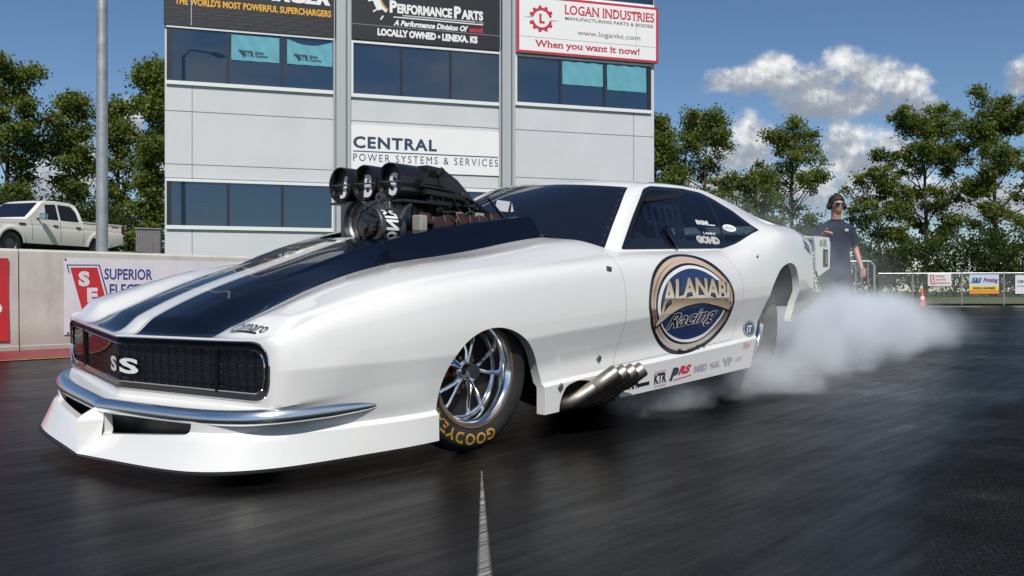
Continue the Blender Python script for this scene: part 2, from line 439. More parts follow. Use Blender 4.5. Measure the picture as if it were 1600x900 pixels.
RM = [(-1.9, -1.058, 0, 0.425), (-1.55, -1.0019, 0.3, 0.432), (-1.15, -0.928, 0.695, 0.443), (-1.06, -0.9121, 0.78, 0.447), (-1.01, -0.8951, 0.812, 0.451), (-0.96, -0.8661, 0.832, 0.456), (-0.9, -0.82, 0.843, 0.464), (-0.75, -0.715, 0.868, 0.488), (-0.6, -0.585, 0.888, 0.512), (-0.26, -0.26, 0.912, 0.58), (0.36, 0.36, 0.922, 0.65), (0.88, 0.88, 0.926, 0.7), (1.4, 1.4, 0.925, 0.735), (2.05, 2.05, 0.922, 0.775), (2.4, 2.4, 0.925, 0.82), (2.75, 2.75, 0.925, 0.9), (3.0, 3.0, 0.91, 0.9), (3.25, 3.25, 0.868, 0.88)]
RU = [(-1.9, -1.059, 0, 0.452), (-1.55, -1.0029, 0.3, 0.46), (-1.15, -0.929, 0.695, 0.472), (-1.06, -0.9139, 0.776, 0.477), (-1.01, -0.8969, 0.804, 0.482), (-0.96, -0.8679, 0.818, 0.489), (-0.9, -0.828, 0.827, 0.5), (-0.75, -0.73, 0.85, 0.538), (-0.6, -0.588, 0.866, 0.575), (-0.26, -0.26, 0.884, 0.652), (0.36, 0.36, 0.892, 0.735), (0.88, 0.88, 0.89, 0.788), (1.4, 1.4, 0.88, 0.824), (2.05, 2.05, 0.874, 0.85), (2.4, 2.4, 0.884, 0.922), (2.75, 2.75, 0.888, 1.018), (3.0, 3.0, 0.88, 1.015), (3.25, 3.25, 0.842, 0.985)]
RT = [(-1.9, -1.058, 0, 0.462), (-1.55, -1.0019, 0.3, 0.471), (-1.15, -0.928, 0.695, 0.484), (-1.06, -0.914, 0.77, 0.49), (-1.01, -0.897, 0.793, 0.497), (-0.96, -0.868, 0.803, 0.505), (-0.9, -0.834, 0.81, 0.517), (-0.75, -0.735, 0.822, 0.563), (-0.6, -0.59, 0.83, 0.606), (-0.26, -0.26, 0.835, 0.686), (0.1, 0.1, 0.835, 0.738), (0.36, 0.36, 0.834, 0.765), (0.7, 0.7, 0.828, 0.8), (1.06, 1.06, 0.812, 0.842), (1.4, 1.4, 0.806, 0.86), (2.05, 2.05, 0.806, 0.888), (2.25, 2.25, 0.812, 0.925), (2.5, 2.5, 0.822, 1.01), (2.75, 2.75, 0.822, 1.062), (2.95, 2.95, 0.815, 1.07), (3.25, 3.25, 0.79, 1.034)]
def rail(R, t, fn):
    a = np.array(R); return np.stack([fn(a[:, 0], a[:, k], t) for k in (1, 2, 3)], -1)
TC = -.9; N_NOSE = 84
t_nose = np.linspace(-1.9, TC, N_NOSE)
t_flank = np.concatenate([np.linspace(TC, 1.06, 158), np.linspace(1.06, 2.95, 152)[1:], np.linspace(2.95, 3.25, 24)[1:]])
T_ALL = np.concatenate([t_nose[:-1], t_flank])
def flank_sheet(ts):
    rails = [rail(R, ts, pchip) for R in (RB, RC, RD, RS, RCH, RM, RU, RT)]
    rc = rails[1]
    tuck = rc.copy(); tuck[:, 2] += .016; tuck[:, 1] -= .016 * np.clip((ts + 1.3) / .3, 0, 1); tuck[:, 0] += .016 * np.clip((-ts - .9) / .3, 0, 1)
    rows = np.stack([rails[0], rc, tuck] + rails[2:], 1)
    out = []
    for i in range(len(ts)):
        K = rows[i]; line = [K[0] + (K[1] - K[0]) * s for s in np.linspace(0, 1, 6)[:-1]] + [K[1] + (K[2] - K[1]) * s for s in np.linspace(0, 1, 4)[:-1]]
        for q, m, fn in ((K[2:5], 12, pchip), (K[4:6], 12, pchip), (K[5:], 36, spline)):           # tuck..shelf, up to the body line, body line..crown
            ch = np.concatenate([[0], np.cumsum(np.linalg.norm(np.diff(q, axis=0), axis=1))]); u = np.linspace(0, ch[-1], m)
            if q is not K[5:] and m != 36: u = u[:-1]
            line += list(np.stack([fn(ch, q[:, k], u) for k in range(3)], -1))
        out.append(np.array(line))
    return np.array(out)                                                                    # (nt, nv, 3): x, w, z
FL = flank_sheet(T_ALL); NT_, NV = FL.shape[:2]
i_c = N_NOSE - 1                                                                            # row of TC
def near(P): Q = np.array(P, float).reshape(-1, 3).copy(); Q[:, 1] *= -1; return Q
V = near(FL); F = grid_faces(NT_, NV)
JM = 9 + 11 + 11 + 2                                                     # a column near mid grille
nose_line = FL[:i_c + 16, JM]
arc = np.concatenate([[0], np.cumsum(np.hypot(np.diff(nose_line[:, 0]), np.diff(nose_line[:, 1])))])
ARC_V = np.repeat(np.concatenate([arc, np.full(NT_ - len(arc), 9.0)]), NV)
GR_U = 0.802
def nose_pt(u, z, off=0.0):
    """point on the nose at signed arc length u (negative = near side) and height z, pushed out by off"""
    def at(a):
        r = float(np.interp(abs(a), arc, np.arange(len(arc)))); i = min(int(r), len(arc) - 2); row = FL[i, 9:] * (1 - (r - i)) + FL[i + 1, 9:] * (r - i)
        return np.array([np.interp(z, row[:, 2], row[:, 0]), np.interp(z, row[:, 2], row[:, 1])])
    p = at(u); d = at(abs(u) + .006) - at(max(abs(u) - .006, 0)); L = math.hypot(*d) + 1e-9; nx, nw = -d[1] / L, d[0] / L
    nw *= min(abs(u) / .02, 1)
    return Vector((p[0] + nx * off, (-1 if u < 0 else 1) * (p[1] + nw * off), z))
def ztop(u):
    r = float(np.interp(abs(u), arc, np.arange(len(arc)))); i = min(int(r), len(arc) - 2); return min(FL[i, -1, 2] * (1 - (r - i)) + FL[i + 1, -1, 2] * (r - i) - .012, .474)
def zbot(u): return .262 + .014 * min(abs(u), .75) / .75
def grille_outline(inset=0.0, n=10):
    U = GR_U - inset; pts = []; r = .085 - inset * .6
    for u in np.linspace(-U + r, U - r, 61): pts.append((u, ztop(u) - inset))
    zt, zb = ztop(U - r) - inset, zbot(U) + inset; h = (zt - zb) / 2; A = np.linspace(90, -90, 2 * n)[1:-1]
    end = [(r * abs(math.cos(rad(a))) ** .7, (zt + zb) / 2 + h * math.copysign(abs(math.sin(rad(a))) ** .6, a)) for a in A]
    pts += [(U - r + a, b) for a, b in end]
    for u in np.linspace(U - r, -U + r, 61): pts.append((u, zbot(u) + inset))
    return pts + [(-U + r - a, b) for a, b in end[::-1]]
G_sd = np.where(ARC_V < 5, -poly_sdf(-ARC_V, V[:, 2], grille_outline(0.0)), 1.0)
V, F, gr_F, _, _, _ = clip(V, F, G_sd)
bed_V = V.copy()
dam_sd = np.where((V[:, 0] < -.6) & (V[:, 2] < .25), -poly_sdf(np.abs(V[:, 1]), V[:, 2], round_poly([(.035, .098), (.035, .190), (.555, .198), (.535, .156), (.52, .153)], .006)), 1.0)
V, F, _, _, _, cut_dam = clip(V, F, dam_sd)

# wheel arches, exhaust cut-out and the raised tail, cut from the flank
def arch_front(x, z):
    zz = np.minimum(z, .20) ; dz = np.where(z > .20, z - .20, 0.0)
    return np.hypot((x - .06), dz * 1.0) - .306 - np.where(z < .20, (.20 - z) * .02, 0)
R_ARCH = round_poly([(2.20, -.3), (2.265, .24), (2.40, .51), (2.53, .70), (2.64, .800), (2.76, .835), (2.86, .815), (2.925, .70), (2.92, .56), (2.86, .46), (2.80, -.3)], .07)
EXH = round_poly([(.44, -.1), (.47, .17), (.51, .235), (.60, .255), (.70, .245), (.93, .16), (.93, -.1)], .03)
def f_body(P):
    x, y, z = P[:, 0], P[:, 1], P[:, 2]
    ts = x
    f = np.where(x > -.6, arch_front(x, z), 1.0)
    f = np.minimum(f, -poly_sdf(x, z, R_ARCH))
    f = np.minimum(f, z - (.46 + (x - 2.9) * .35) + np.where(x < 2.7, 9, 0))
    return f
V, F, _, _, _, cut_arch = clip(V, F, f_body(V))
V, F, _, _, _, cut_ex = clip(V, F, np.where(V[:, 1] < 0, -poly_sdf(V[:, 0], V[:, 2], EXH), 1.0))
flank_V, flank_F = V, F
far_V = flank_V.copy(); far_V[:, 1] *= -1; far_F = [f[::-1] for f in flank_F]
# door of the visible side: panel with a real gap round it
DOOR = round_poly([(1.075, .90), (.925, .812), (.952, .70), (.955, .57), (.933, .42), (.885, .296), (.88, .26), (2.03, .26), (2.035, .345), (2.09, .45), (2.137, .595), (2.122, .731), (2.053, .81), (1.975, .90)], .03)
DOOR_LOW = [(.86, .318 - .02), (2.2, .382)]
dsd = np.where(flank_V[:, 1] < 0, poly_sdf(flank_V[:, 0], flank_V[:, 2], DOOR), -1)
dsd = np.minimum(dsd, (flank_V[:, 2] - (.277 + (flank_V[:, 0] - .88) * .0665 + .022)))        # the rocker stays on the body
V1, body_F, in_F, _, _, _ = clip(flank_V, flank_F, -(dsd + .0009))
dsd2 = np.where(V1[:, 1] < 0, poly_sdf(V1[:, 0], V1[:, 2], DOOR), -1)
dsd2 = np.minimum(dsd2, (V1[:, 2] - (.277 + (V1[:, 0] - .88) * .0665 + .022)))
V2, door_F, gap_F, _, _, _ = clip(V1, in_F, dsd2 - .0009)
flank_V, flank_F = V2, body_F

# ---- hood sheet with the raised scoop worked into it
zc_k = [(-1.06, .462), (-.887, .556), (-.64, .660), (-.332, .762), (.035, .880), (.3, .935), (.6, .975), (.95, 1.012)]
zr_k = [(-1.06, .463), (-.887, .548), (-.70, .620), (-.512, .684), (-.284, .772), (-.035, .852), (.315, .934), (.911, 1.030)]
yr_k = [(-1.06, .26), (-.512, .27), (-.284, .30), (-.035, .33), (.315, .38), (.911, .43)]
zb_k = [(-1.06, .468), (-.956, .482), (-.756, .552), (-.53, .645), (-.158, .748), (.213, .802), (.811, .903), (.95, .918)]
yb_k = [(-1.06, .475), (-.53, .478), (-.158, .482), (.95, .490)]
kf = lambda K, x: spline([a for a, _ in K], [b for _, b in K], x)
rt_flank = rail(RT, t_flank, pchip)
n_h = int(np.searchsorted(t_flank, 1.0601)); h_rows = rt_flank[:n_h]
FLt = FL[i_c:, -1]                                                    # exact top edge of the flank sheet
nose_edge = FL[:i_c + 1, -1]                                          # centre -> corner
S = nose_edge[:, 1] / nose_edge[-1, 1]
def base_x(s):                                                        # windshield base, offset from the cowl corner
    return -.33 * (1 - np.clip(s, 0, 1) ** 1.7)
V0 = nose_edge[:, 0] - nose_edge[-1, 0]
HOOD = []
for k in range(n_h):
    t = t_flank[k]; E = FLt[k]; g = (t - TC) / (1.06 - TC); g = g * g * (3 - 2 * g)
    xs = E[0] + V0 * (1 - g) + base_x(S) * g; ys = S * E[1]
    zc, zr, yr, zb, yb = kf(zc_k, xs), kf(zr_k, xs), kf(yr_k, xs), kf(zb_k, xs), kf(yb_k, xs)
    zs = np.empty_like(xs)
    for j in range(len(S)):
        if j == len(S) - 1: zs[j] = E[2]; continue
        W = max(E[1], yb[j] + .2); zt = E[2]
        sharp = float(np.clip((xs[j] + .60) / .22, 0, 1)); sharp = sharp * sharp * (3 - 2 * sharp)
        zm = zb[j] + (zt - zb[j]) * .5 + .016
        ks = [0, yr[j] * .6, yr[j], yb[j], yb[j] + (W - yb[j]) * .5, W]; kq = [zc[j], zc[j] * .8 + zr[j] * .2, zr[j], zb[j], zm, zt]
        soft = float(pchip(ks, kq, [ys[j]])[0])
        hard = float(np.interp(ys[j], [0, yr[j] * .6, yr[j] - .006, yr[j] + .008, yb[j] - .008], [kq[0], kq[1], zr[j], zr[j] - .008, zb[j] + .004])) if ys[j] < yb[j] - .008 else float(pchip([yb[j] - .008, yb[j] + .004, ks[4], W], [zb[j] + .004, zb[j], zm, zt], [ys[j]])[0])
        zs[j] = soft * (1 - sharp) + hard * sharp
    b = np.clip((t - TC) / .16, 0, 1); b = b * b * (3 - 2 * b)
    zs = nose_edge[:, 2] * (1 - b) + zs * b if k else nose_edge[:, 2].copy()
    zs[-1] = E[2]
    HOOD.append(np.stack([xs, ys, zs], -1))
HOOD = np.array(HOOD); HOOD[0] = nose_edge
# finer columns across the hood
def refine_cols(G, m):
    out = []
    for row in G:
        u = np.arange(len(row)); uu = np.unique(np.concatenate([np.linspace(0, len(row) - 1, m), u]))
        out.append(np.stack([np.interp(uu, u, row[:, k]) for k in range(3)], -1))
    return np.array(out)
hn = near(HOOD); hV = np.concatenate([hn, HOOD.reshape(-1, 3)]); nh = HOOD.shape[0] * HOOD.shape[1]
hF = grid_faces(HOOD.shape[0], HOOD.shape[1]); hF = hF + [[i + nh for i in f[::-1]] for f in hF]
# engine opening
OPEN = round_poly([(.02, -.24), (.78, -.30), (.78, .30), (.02, .24)], .06)
hV, hF, hOpen, _, _, _ = clip(hV, hF, -poly_sdf(hV[:, 0], hV[:, 1], OPEN))
# stripes (paint): navy between y .055 and the outer edge, with a pinstripe round them
hT = [0] * len(hF)
def stripe_f(V, grow):
    x, y = V[:, 0], np.abs(V[:, 1]); outer = kf(yb_k, x) + .004 + .10 * np.clip((-.90 - x) / .12, 0, 1) ** 2
    inner = .066 + .035 * np.clip((-.97 - x) / .09, 0, 1) ** 2
    return np.minimum(outer + grow - y, y - inner + grow)
for grow, m_in in ((.0135, 2), (.0085, 0), (0.0, 1)):
    hV, P, N, TP, TN, _ = clip(hV, hF, stripe_f(hV, grow), hT)
    hF = P + N; hT = [m_in] * len(P) + TN
hood_obj = mesh_from('hood', hV, hF, [M['white'], M['navy'], M['pin']], car, hT, xform=tilt, sharp=28)

# ---- side glass / pillar sheet (C2) and roof sheet (C3)
sA = np.linspace(0, 1, 153); xb = t_flank[n_h - 1:n_h - 1 + 153 - 1 + 1][:153]
BOT = FLt[n_h - 1:n_h - 1 + len(xb)]                                   # flank top edge from the cowl corner to the C-pillar foot
topk = [(0, 1.062, .811, .843), (.14, 1.33, .707, 1.035), (.275, 1.585, .610, 1.225), (.30, 1.63, .603, 1.240), (.40, 1.83, .602, 1.255), (.50, 2.02, .602, 1.262), (.60, 2.20, .606, 1.258), (.70, 2.38, .622, 1.232), (.80, 2.56, .652, 1.188),
        (.90, 2.76, .700, 1.125), (1.0, 2.95, .765, 1.078)]
tk = np.array(topk); sX = (BOT[:, 0] - BOT[0, 0]) / (BOT[-1, 0] - BOT[0, 0])
TOP = np.stack([pchip(tk[:, 0], tk[:, k], sX) for k in (1, 2, 3)], -1)
NC2 = 40; C2 = []
for i in range(len(BOT)):
    a, b = BOT[i], TOP[i]; hgt = max(b[2] - a[2], 0)
    row = []
    for q in np.linspace(0, 1, NC2):
        p = a + (b - a) * q
        soft = np.clip((sX[i] - .72) / .2, 0, 1)
        p = p + np.array([0, .018 * math.sin(math.pi * q) * min(hgt / .3, 1) - soft * .028 * math.sin(math.pi * q) , 0])
        row.append(p)
    C2.append(row)
C2 = np.array(C2)
cV = near(C2); cF = grid_faces(C2.shape[0], NC2)
GLASS = round_poly([(1.098, .856), (1.575, 1.208), (1.66, 1.232), (2.00, 1.246), (2.19, 1.238), (2.30, 1.208), (2.43, 1.145), (2.57, 1.022), (2.21, .900), (2.10, .896)], .025)
QUARTER = [(2.06, .85), (2.065, .88), (1.93, 1.30), (2.8, 1.30), (2.8, .85)]
def split_glass(V, F):
    g = poly_sdf(V[:, 0], V[:, 2], GLASS)
    V, G, B, _, _, _ = clip(V, F, g)                       # G: all window, B: white pillar
    V, I, Bd, _, _, _ = clip(V, G, poly_sdf(V[:, 0], V[:, 2], GLASS) - .022)
    low = V[:, 2] - (.918 + (V[:, 0] - 1.1) * .022)
    V, I2, Bd2, _, _, _ = clip(V, I, low); Bd = Bd + Bd2
    # the pillar bar between door glass and quarter glass
    q = (V[:, 0] - (2.165 + (V[:, 2] - .9) * .18))
    V, Q, D, _, _, _ = clip(V, I2, np.abs(q) - .012)
    Bd = Bd + D
    cx = {}
    Qd = [f for f in Q if np.mean([q_pos(V[i]) for i in f]) < 0]; Qq = [f for f in Q if np.mean([q_pos(V[i]) for i in f]) >= 0]
    return V, B, Bd, Qd, Qq
def q_pos(p): return p[0] - (2.165 + (p[2] - .9) * .18)
cV, pil_F, bord_F, dglass_F, qglass_F = split_glass(cV, cF)
# roof: centre line and shoulders
rc = [(0, 1.40, 1.252), (.06, 1.50, 1.268), (.2, 1.72, 1.292), (.38, 2.02, 1.306), (.52, 2.25, 1.303), (.66, 2.45, 1.275), (.78, 2.62, 1.215), (.9, 2.82, 1.13), (1.0, 2.97, 1.078)]
rk = np.array(rc); i0 = int(np.argmin(np.abs(TOP[:, 0] - 1.585))); RE = TOP[i0:]; sR = np.linspace(0, 1, len(RE))
cx_, cz_ = pchip(rk[:, 0], rk[:, 1], sR), pchip(rk[:, 0], rk[:, 2], sR)
NR = 41; ROOF = []
for i in range(len(RE)):
    row = []
    for q in np.linspace(0, 1, NR):
        row.append((cx_[i] + (RE[i, 0] - cx_[i]) * q ** 2, RE[i, 1] * q, RE[i, 2] + (cz_[i] - RE[i, 2]) * (1 - q ** 3.2)))
    ROOF.append(row)
ROOF = np.array(ROOF)
# deck lid behind the backlight
n_d = len(FLt) - (n_h - 1 + len(BOT) - 1)
DE = FLt[n_h - 1 + len(BOT) - 1:]; DECK = []
for i in range(len(DE)):
    row = []
    for q in np.linspace(0, 1, NR):
        s = i / (len(DE) - 1)
        if q == 1: row.append(DE[i]); continue
        e0 = ROOF[-1, int(round(q * (NR - 1)))]
        zz = 1.078 + s * (1.052 - 1.078) + (DE[i, 2] - 1.052) * q ** 4
        row.append((e0[0] + (3.28 - e0[0]) * s * .98, e0[1] + (DE[i, 1] * q - e0[1]) * s, e0[2] * (1 - s) + zz * s))
    DECK.append(row)
DECK = np.array(DECK)
# windshield sheet between its base line and the roof edge
base_s = np.linspace(0, 1, NR)
WB = np.stack([1.062 + base_x(base_s), .811 * base_s, pchip([0, .30, .55, .8, 1], [.985, .968, .930, .880, .843], base_s)], -1)
pl = TOP[:i0 + 1]                                                      # A-pillar edge
WS = []
for i in range(len(pl)):
    s = i / (len(pl) - 1); row = []
    for j, q in enumerate(base_s):
        top = ROOF[0, j]; p = WB[j] * (1 - s) + np.array(top) * s
        if j == NR - 1: p = pl[i]
        else:
            p = p + (pl[i] - (WB[-1] * (1 - s) + np.array(ROOF[0, -1]) * s)) * q ** 6
            p = p + np.array([0, 0, .018 * math.sin(math.pi * s)])
        row.append(p)
    WS.append(row)
WS = np.array(WS)
wV = np.concatenate([near(WS), WS.reshape(-1, 3)]); nw = WS.shape[0] * NR
wF = grid_faces(WS.shape[0], NR); wF = wF + [[i + nw for i in f[::-1]] for f in wF]
su = np.concatenate([np.repeat(np.linspace(0, 1, WS.shape[0]), NR)] * 2); qu = np.concatenate([np.tile(base_s, WS.shape[0])] * 2)
wid = .811 + (.61 - .811) * su
yy_ = qu * wid
ws_poly = round_poly([(-.2, .0), (-.2, .925), (.56, .925), (.568, .925), (.757, .0), (.70, -.2), (-.2, -.2)], .03)
wsd = poly_sdf(yy_, su, ws_poly)
wV, wG, wB_, _, _, _ = clip(wV, wF, wsd)
k_ = len(wV) - len(su)
# black border band on the windshield
bsd = np.minimum(.757 - (su / .925) * (.757 - .568) - yy_, (.925 - su) * .45)
bsd = np.concatenate([bsd, np.zeros(k_)])
wV, wI, wBd, _, _, _ = clip(wV, wG, bsd - .030)

rV = np.concatenate([near(ROOF), ROOF.reshape(-1, 3)]); nr_ = ROOF.shape[0] * NR
rF = grid_faces(ROOF.shape[0], NR); rF = rF + [[i + nr_ for i in f[::-1]] for f in rF]
BACKL = round_poly([(2.46, -.50), (2.86, -.58), (2.86, .58), (2.46, .50)], .05)
rV, r_F, back_F, _, _, _ = clip(rV, rF, -poly_sdf(rV[:, 0], rV[:, 1], BACKL))
dV = np.concatenate([near(DECK), DECK.reshape(-1, 3)]); nd_ = DECK.shape[0] * NR
dF = grid_faces(DECK.shape[0], NR); dF = dF + [[i + nd_ for i in f[::-1]] for f in dF]
# tail panel
tailE = FL[-1]; tl = [p for p in tailE if p[2] > .60]
tV = [(p[0] + .012 * 0, -p[1], p[2]) for p in tl] + [(p[0], p[1], p[2]) for p in tl]; kt = len(tl)
tF = [[i, i + 1, kt + i + 1, kt + i] for i in range(kt - 1)]
# join everything that is one moulded shell
SV, SF = [], []
def join(V, F):
    b = len(SV); SV.extend(map(tuple, V)); SF.extend([[b + i for i in f] for f in F])
far_c = cV.copy(); far_c[:, 1] *= -1
join(flank_V, flank_F); join(far_V, far_F); join(cV, pil_F); join(far_c, [f[::-1] for f in pil_F]); join(wV, wB_); join(rV, r_F); join(dV, dF); join(tV, tF)
# returned lips of the wheel arches and the exhaust cut-out
lipV, lipF = [], []
def lips(V, cuts, depth, sel, sgn=1):
    for a, b in cuts:
        pa, pb = V[a], V[b]
        if not sel(pa): continue
        k = len(lipV)
        lipV.extend([(pa[0], pa[1] * sgn, pa[2]), (pb[0], pb[1] * sgn, pb[2]), (pb[0], (pb[1] + depth) * sgn, pb[2]), (pa[0], (pa[1] + depth) * sgn, pa[2])]); lipF.append([k, k + 1, k + 2, k + 3])
for sg in (1, -1): lips(V, cut_arch, .045, lambda p: p[2] > .05 and p[0] < 2.97, sg)
lips(V, cut_ex, .05, lambda p: True)
for sg in (1, -1):
    for a, b in cut_dam:
        pa, pb = V[a], V[b]; k = len(lipV)
        lipV.extend([(pa[0], pa[1] * sg, pa[2]), (pb[0], pb[1] * sg, pb[2]), (pb[0] + .03, pb[1] * sg, pb[2]), (pa[0] + .03, pa[1] * sg, pa[2])]); lipF.append([k, k + 1, k + 2, k + 3])
join(lipV, lipF)
shell = mesh_from('body_shell', np.array(SV), SF, M['white'], car, xform=tilt, weld=.0007, sharp=30)
door = mesh_from('door', V2, door_F, M['white'], car, xform=tilt)
bvh_src = mesh_from('probe', np.concatenate([V2, cV]), flank_F + door_F + [[i + len(V2) for i in f] for f in dglass_F + qglass_F + bord_F], M['white'], None, xform=tilt)
_bm = bmesh.new(); _bm.from_mesh(bvh_src.data); SIDE_BVH = BVHTree.FromBMesh(_bm); _bm.free(); bpy.data.objects.remove(bvh_src)
_bm = bmesh.new(); _bm.from_mesh(hood_obj.data); HOOD_BVH = BVHTree.FromBMesh(_bm); _bm.free()
def on_side(x, z, off=0.002):
    """point on the visible flank at car (x, z) (z as measured), lifted off it"""
    h = SIDE_BVH.ray_cast(Vector((x, -3, z)), Vector((0, 1, 0)))
    y = h[0].y if h[0] is not None else -.92
    return (x, y - off, z)
def on_hood(x, y, off=0.002):
    h = HOOD_BVH.ray_cast(Vector((x, y, 3)), Vector((0, 0, -1)))
    return (x, y, (h[0].z if h[0] is not None else .6) + off)

# windows
wb = mesh_from('window_border', np.concatenate([cV, far_c]), bord_F + [[i + len(cV) for i in f[::-1]] for f in bord_F], M['border'], car, xform=tilt)
dg = mesh_from('door_window', cV, dglass_F, M['glass'], car, xform=tilt)
qg = mesh_from('quarter_window', cV, qglass_F, M['glass'], car, xform=tilt)
mesh_from('door_window', far_c, dglass_F, M['glass'], car, xform=tilt); mesh_from('quarter_window', far_c, qglass_F, M['glass'], car, xform=tilt)
ws = mesh_from('windshield', wV, wI, M['ws_glass'], car, xform=tilt)
wsb = mesh_from('windshield_border', wV, wBd, M['border'], ws, xform=tilt)
mesh_from('rear_window', rV, back_F, M['ws_glass'], car, xform=tilt)
# screws round the windshield and side glass
sc = MB()
for s in np.linspace(.08, .89, 9):
    for sg in (-1, 1):
        wdt = .757 - s / .925 * (.757 - .568) - .016; q = wdt / (.811 + (.61 - .811) * s)
        ii = s * (WS.shape[0] - 1); jj = q * (NR - 1); i1, j1 = int(ii), min(int(jj), NR - 2)
        p = WS[i1, j1] * (1 - (jj - j1)) + WS[i1, j1 + 1] * (jj - j1)
        sc.lathe([(.0045, 0), (.0035, .002), (0.0001, .003)], (-.45, sg * .35, .8), (p[0], sg * p[1], p[2] + .001), 8)
for q in np.linspace(.1, .62, 6):
    for sg in (-1, 1):
        jj = q * (NR - 1) * 1.0; j1 = int(jj); p = WS[int(.905 * (WS.shape[0] - 1)), j1]
        sc.lathe([(.0045, 0), (.0035, .002), (0.0001, .003)], (-.4, 0, .9), (p[0], sg * p[1], p[2] + .001), 8)
sc.build('screw', M['bolt'], ws, xform=tilt)['kind'] = 'stuff'

# ---- grille with its smoked covers
gv = np.concatenate([bed_V, bed_V * np.array([1, -1, 1])]); gv[:, 0] += .030
grille = mesh_from('grille', gv, gr_F + [[i + len(bed_V) for i in f[::-1]] for f in gr_F], M['grille_bed'], car, xform=tilt)
bars = MB()
for zf in np.linspace(.10, .90, 7):
    for seg in ((-.80, -.545), (-.53, -.004), (.004, .53), (.545, .80)):
        P = [nose_pt(u, zbot(u) + (ztop(u) - zbot(u)) * zf, -.018) for u in np.linspace(*seg, 14)]
        bars.tube(P, .0052, 5)
for u in [q * .0445 for q in range(-17, 18) if q]:
    bars.tube([nose_pt(u, zbot(u) + .010, -.020), nose_pt(u, ztop(u) - .010, -.020)], .0050, 5)
bars.build('grille_bars', M['mesh'], grille, xform=tilt)
for nm, u0, u1 in (('headlight_cover', -GR_U + .03, -.547), ('grille_cover', -.536, 0.0), ('grille_cover', 0.0, .536), ('headlight_cover', .547, GR_U - .03)):
    cv = MB(); us = np.linspace(u0, u1, 16); zz = np.linspace(0, 1, 9); Q = []
    for u in us:
        edge = max(0, abs(u) - (GR_U - .10)) / .07; pinch = .5 * (1 - math.sqrt(max(0, 1 - min(edge, 1) ** 2))) * .9
        for z_ in zz:
            zq = pinch + (1 - 2 * pinch) * z_; Q.append(nose_pt(u, zbot(u) + .012 + (ztop(u) - zbot(u) - .024) * zq, -.008))
    cv.add(Q, grid_faces(16, 9), 0, True); cv.build(nm, M['lens'], car, xform=tilt)
trim = MB()
trim.tube([nose_pt(u, z, .000) for u, z in grille_outline(-.001)], .0036, 6, closed=True)
trim.tube([nose_pt(u, z, -.004) for u, z in grille_outline(.024)], .0030, 6, closed=True)
trim.build('grille_trim', M['chrome'], grille, xform=tilt)
fr_ = MB()
outl, inl = grille_outline(0.0), grille_outline(.024); n_ = len(outl)
fr_.add([nose_pt(u, z, -.002) for u, z in outl] + [nose_pt(u, z, -.006) for u, z in inl], [[i, (i + 1) % n_, n_ + (i + 1) % n_, n_ + i] for i in range(n_)], 0, True)
for s in (-1, 1):
    u = s * .541; fr_.tube([nose_pt(u, zbot(u) + .02, -.006), nose_pt(u, ztop(u) - .02, -.006)], .009, 6)
fr_.build('grille_surround', M['black'], grille, xform=tilt)
em = MB()
for (u0, u1) in ((.092, .010), (-.012, -.125)):
    put_text(em, 'S', lambda u, v, w: nose_pt(u, v, w), (u0, .318, u1, .376), w=.002, bold=.035)
em.build('front_emblem', M['letter'], car, xform=tilt)

# ---- chrome bumper blade
bp = [(-1.9, -1.124, 0, .200), (-1.3, -1.032, .580, .216), (-1.1, -.966, .728, .224), (-.98, -.898, .800, .232), (-.86, -.80, .836, .237), (-.70, -.68, .851, .241), (-.505, -.505, .868, .246)]
ba = np.array(bp); tt = np.linspace(-1.9, -.505, 60)
bl = np.stack([pchip(ba[:, 0], ba[:, k], tt) for k in (1, 2, 3)], -1)
prof = [(-.038, .020), (-.014, .026), (-.002, .024), (.008, .017), (.015, .005), (.017, -.007), (.014, -.017), (.006, -.025), (-.010, -.029), (-.038, -.029)]
bm_ = MB(); BV = []
full = [(p[0], p[1], p[2], 1) for p in bl[::-1]] + [(p[0], -p[1], p[2], -1) for p in bl[1:]]
for i, (x, y, z, s) in enumerate(full):
    a = full[max(i - 1, 0)]; b = full[min(i + 1, len(full) - 1)]
    t_ = Vector((b[0] - a[0], b[1] - a[1], 0)).normalized(); n_v = Vector((t_.y, -t_.x, 0))
    if n_v.x > 0 and abs(y) < .8: n_v = -n_v
    if abs(y) >= .8 and n_v.y * s < 0: n_v = -n_v
    e = min(i, len(full) - 1 - i); k = min(1.0, .35 + .65 * math.sqrt(min(e / 9, 1))); k = k if e > 0 else .12
    for (o_, h) in prof: BV.append(Vector((x, y, z)) + n_v * o_ * k + Vector((0, 0, h * k)))
bm_.add(BV, grid_faces(len(full), len(prof)), 0, True)
bm_.add(BV[:len(prof)], [list(range(len(prof)))]); bm_.add(BV[-len(prof):], [list(range(len(prof)))])
bm_.build('front_bumper', M['bumper'], car, xform=tilt, sharp=60)

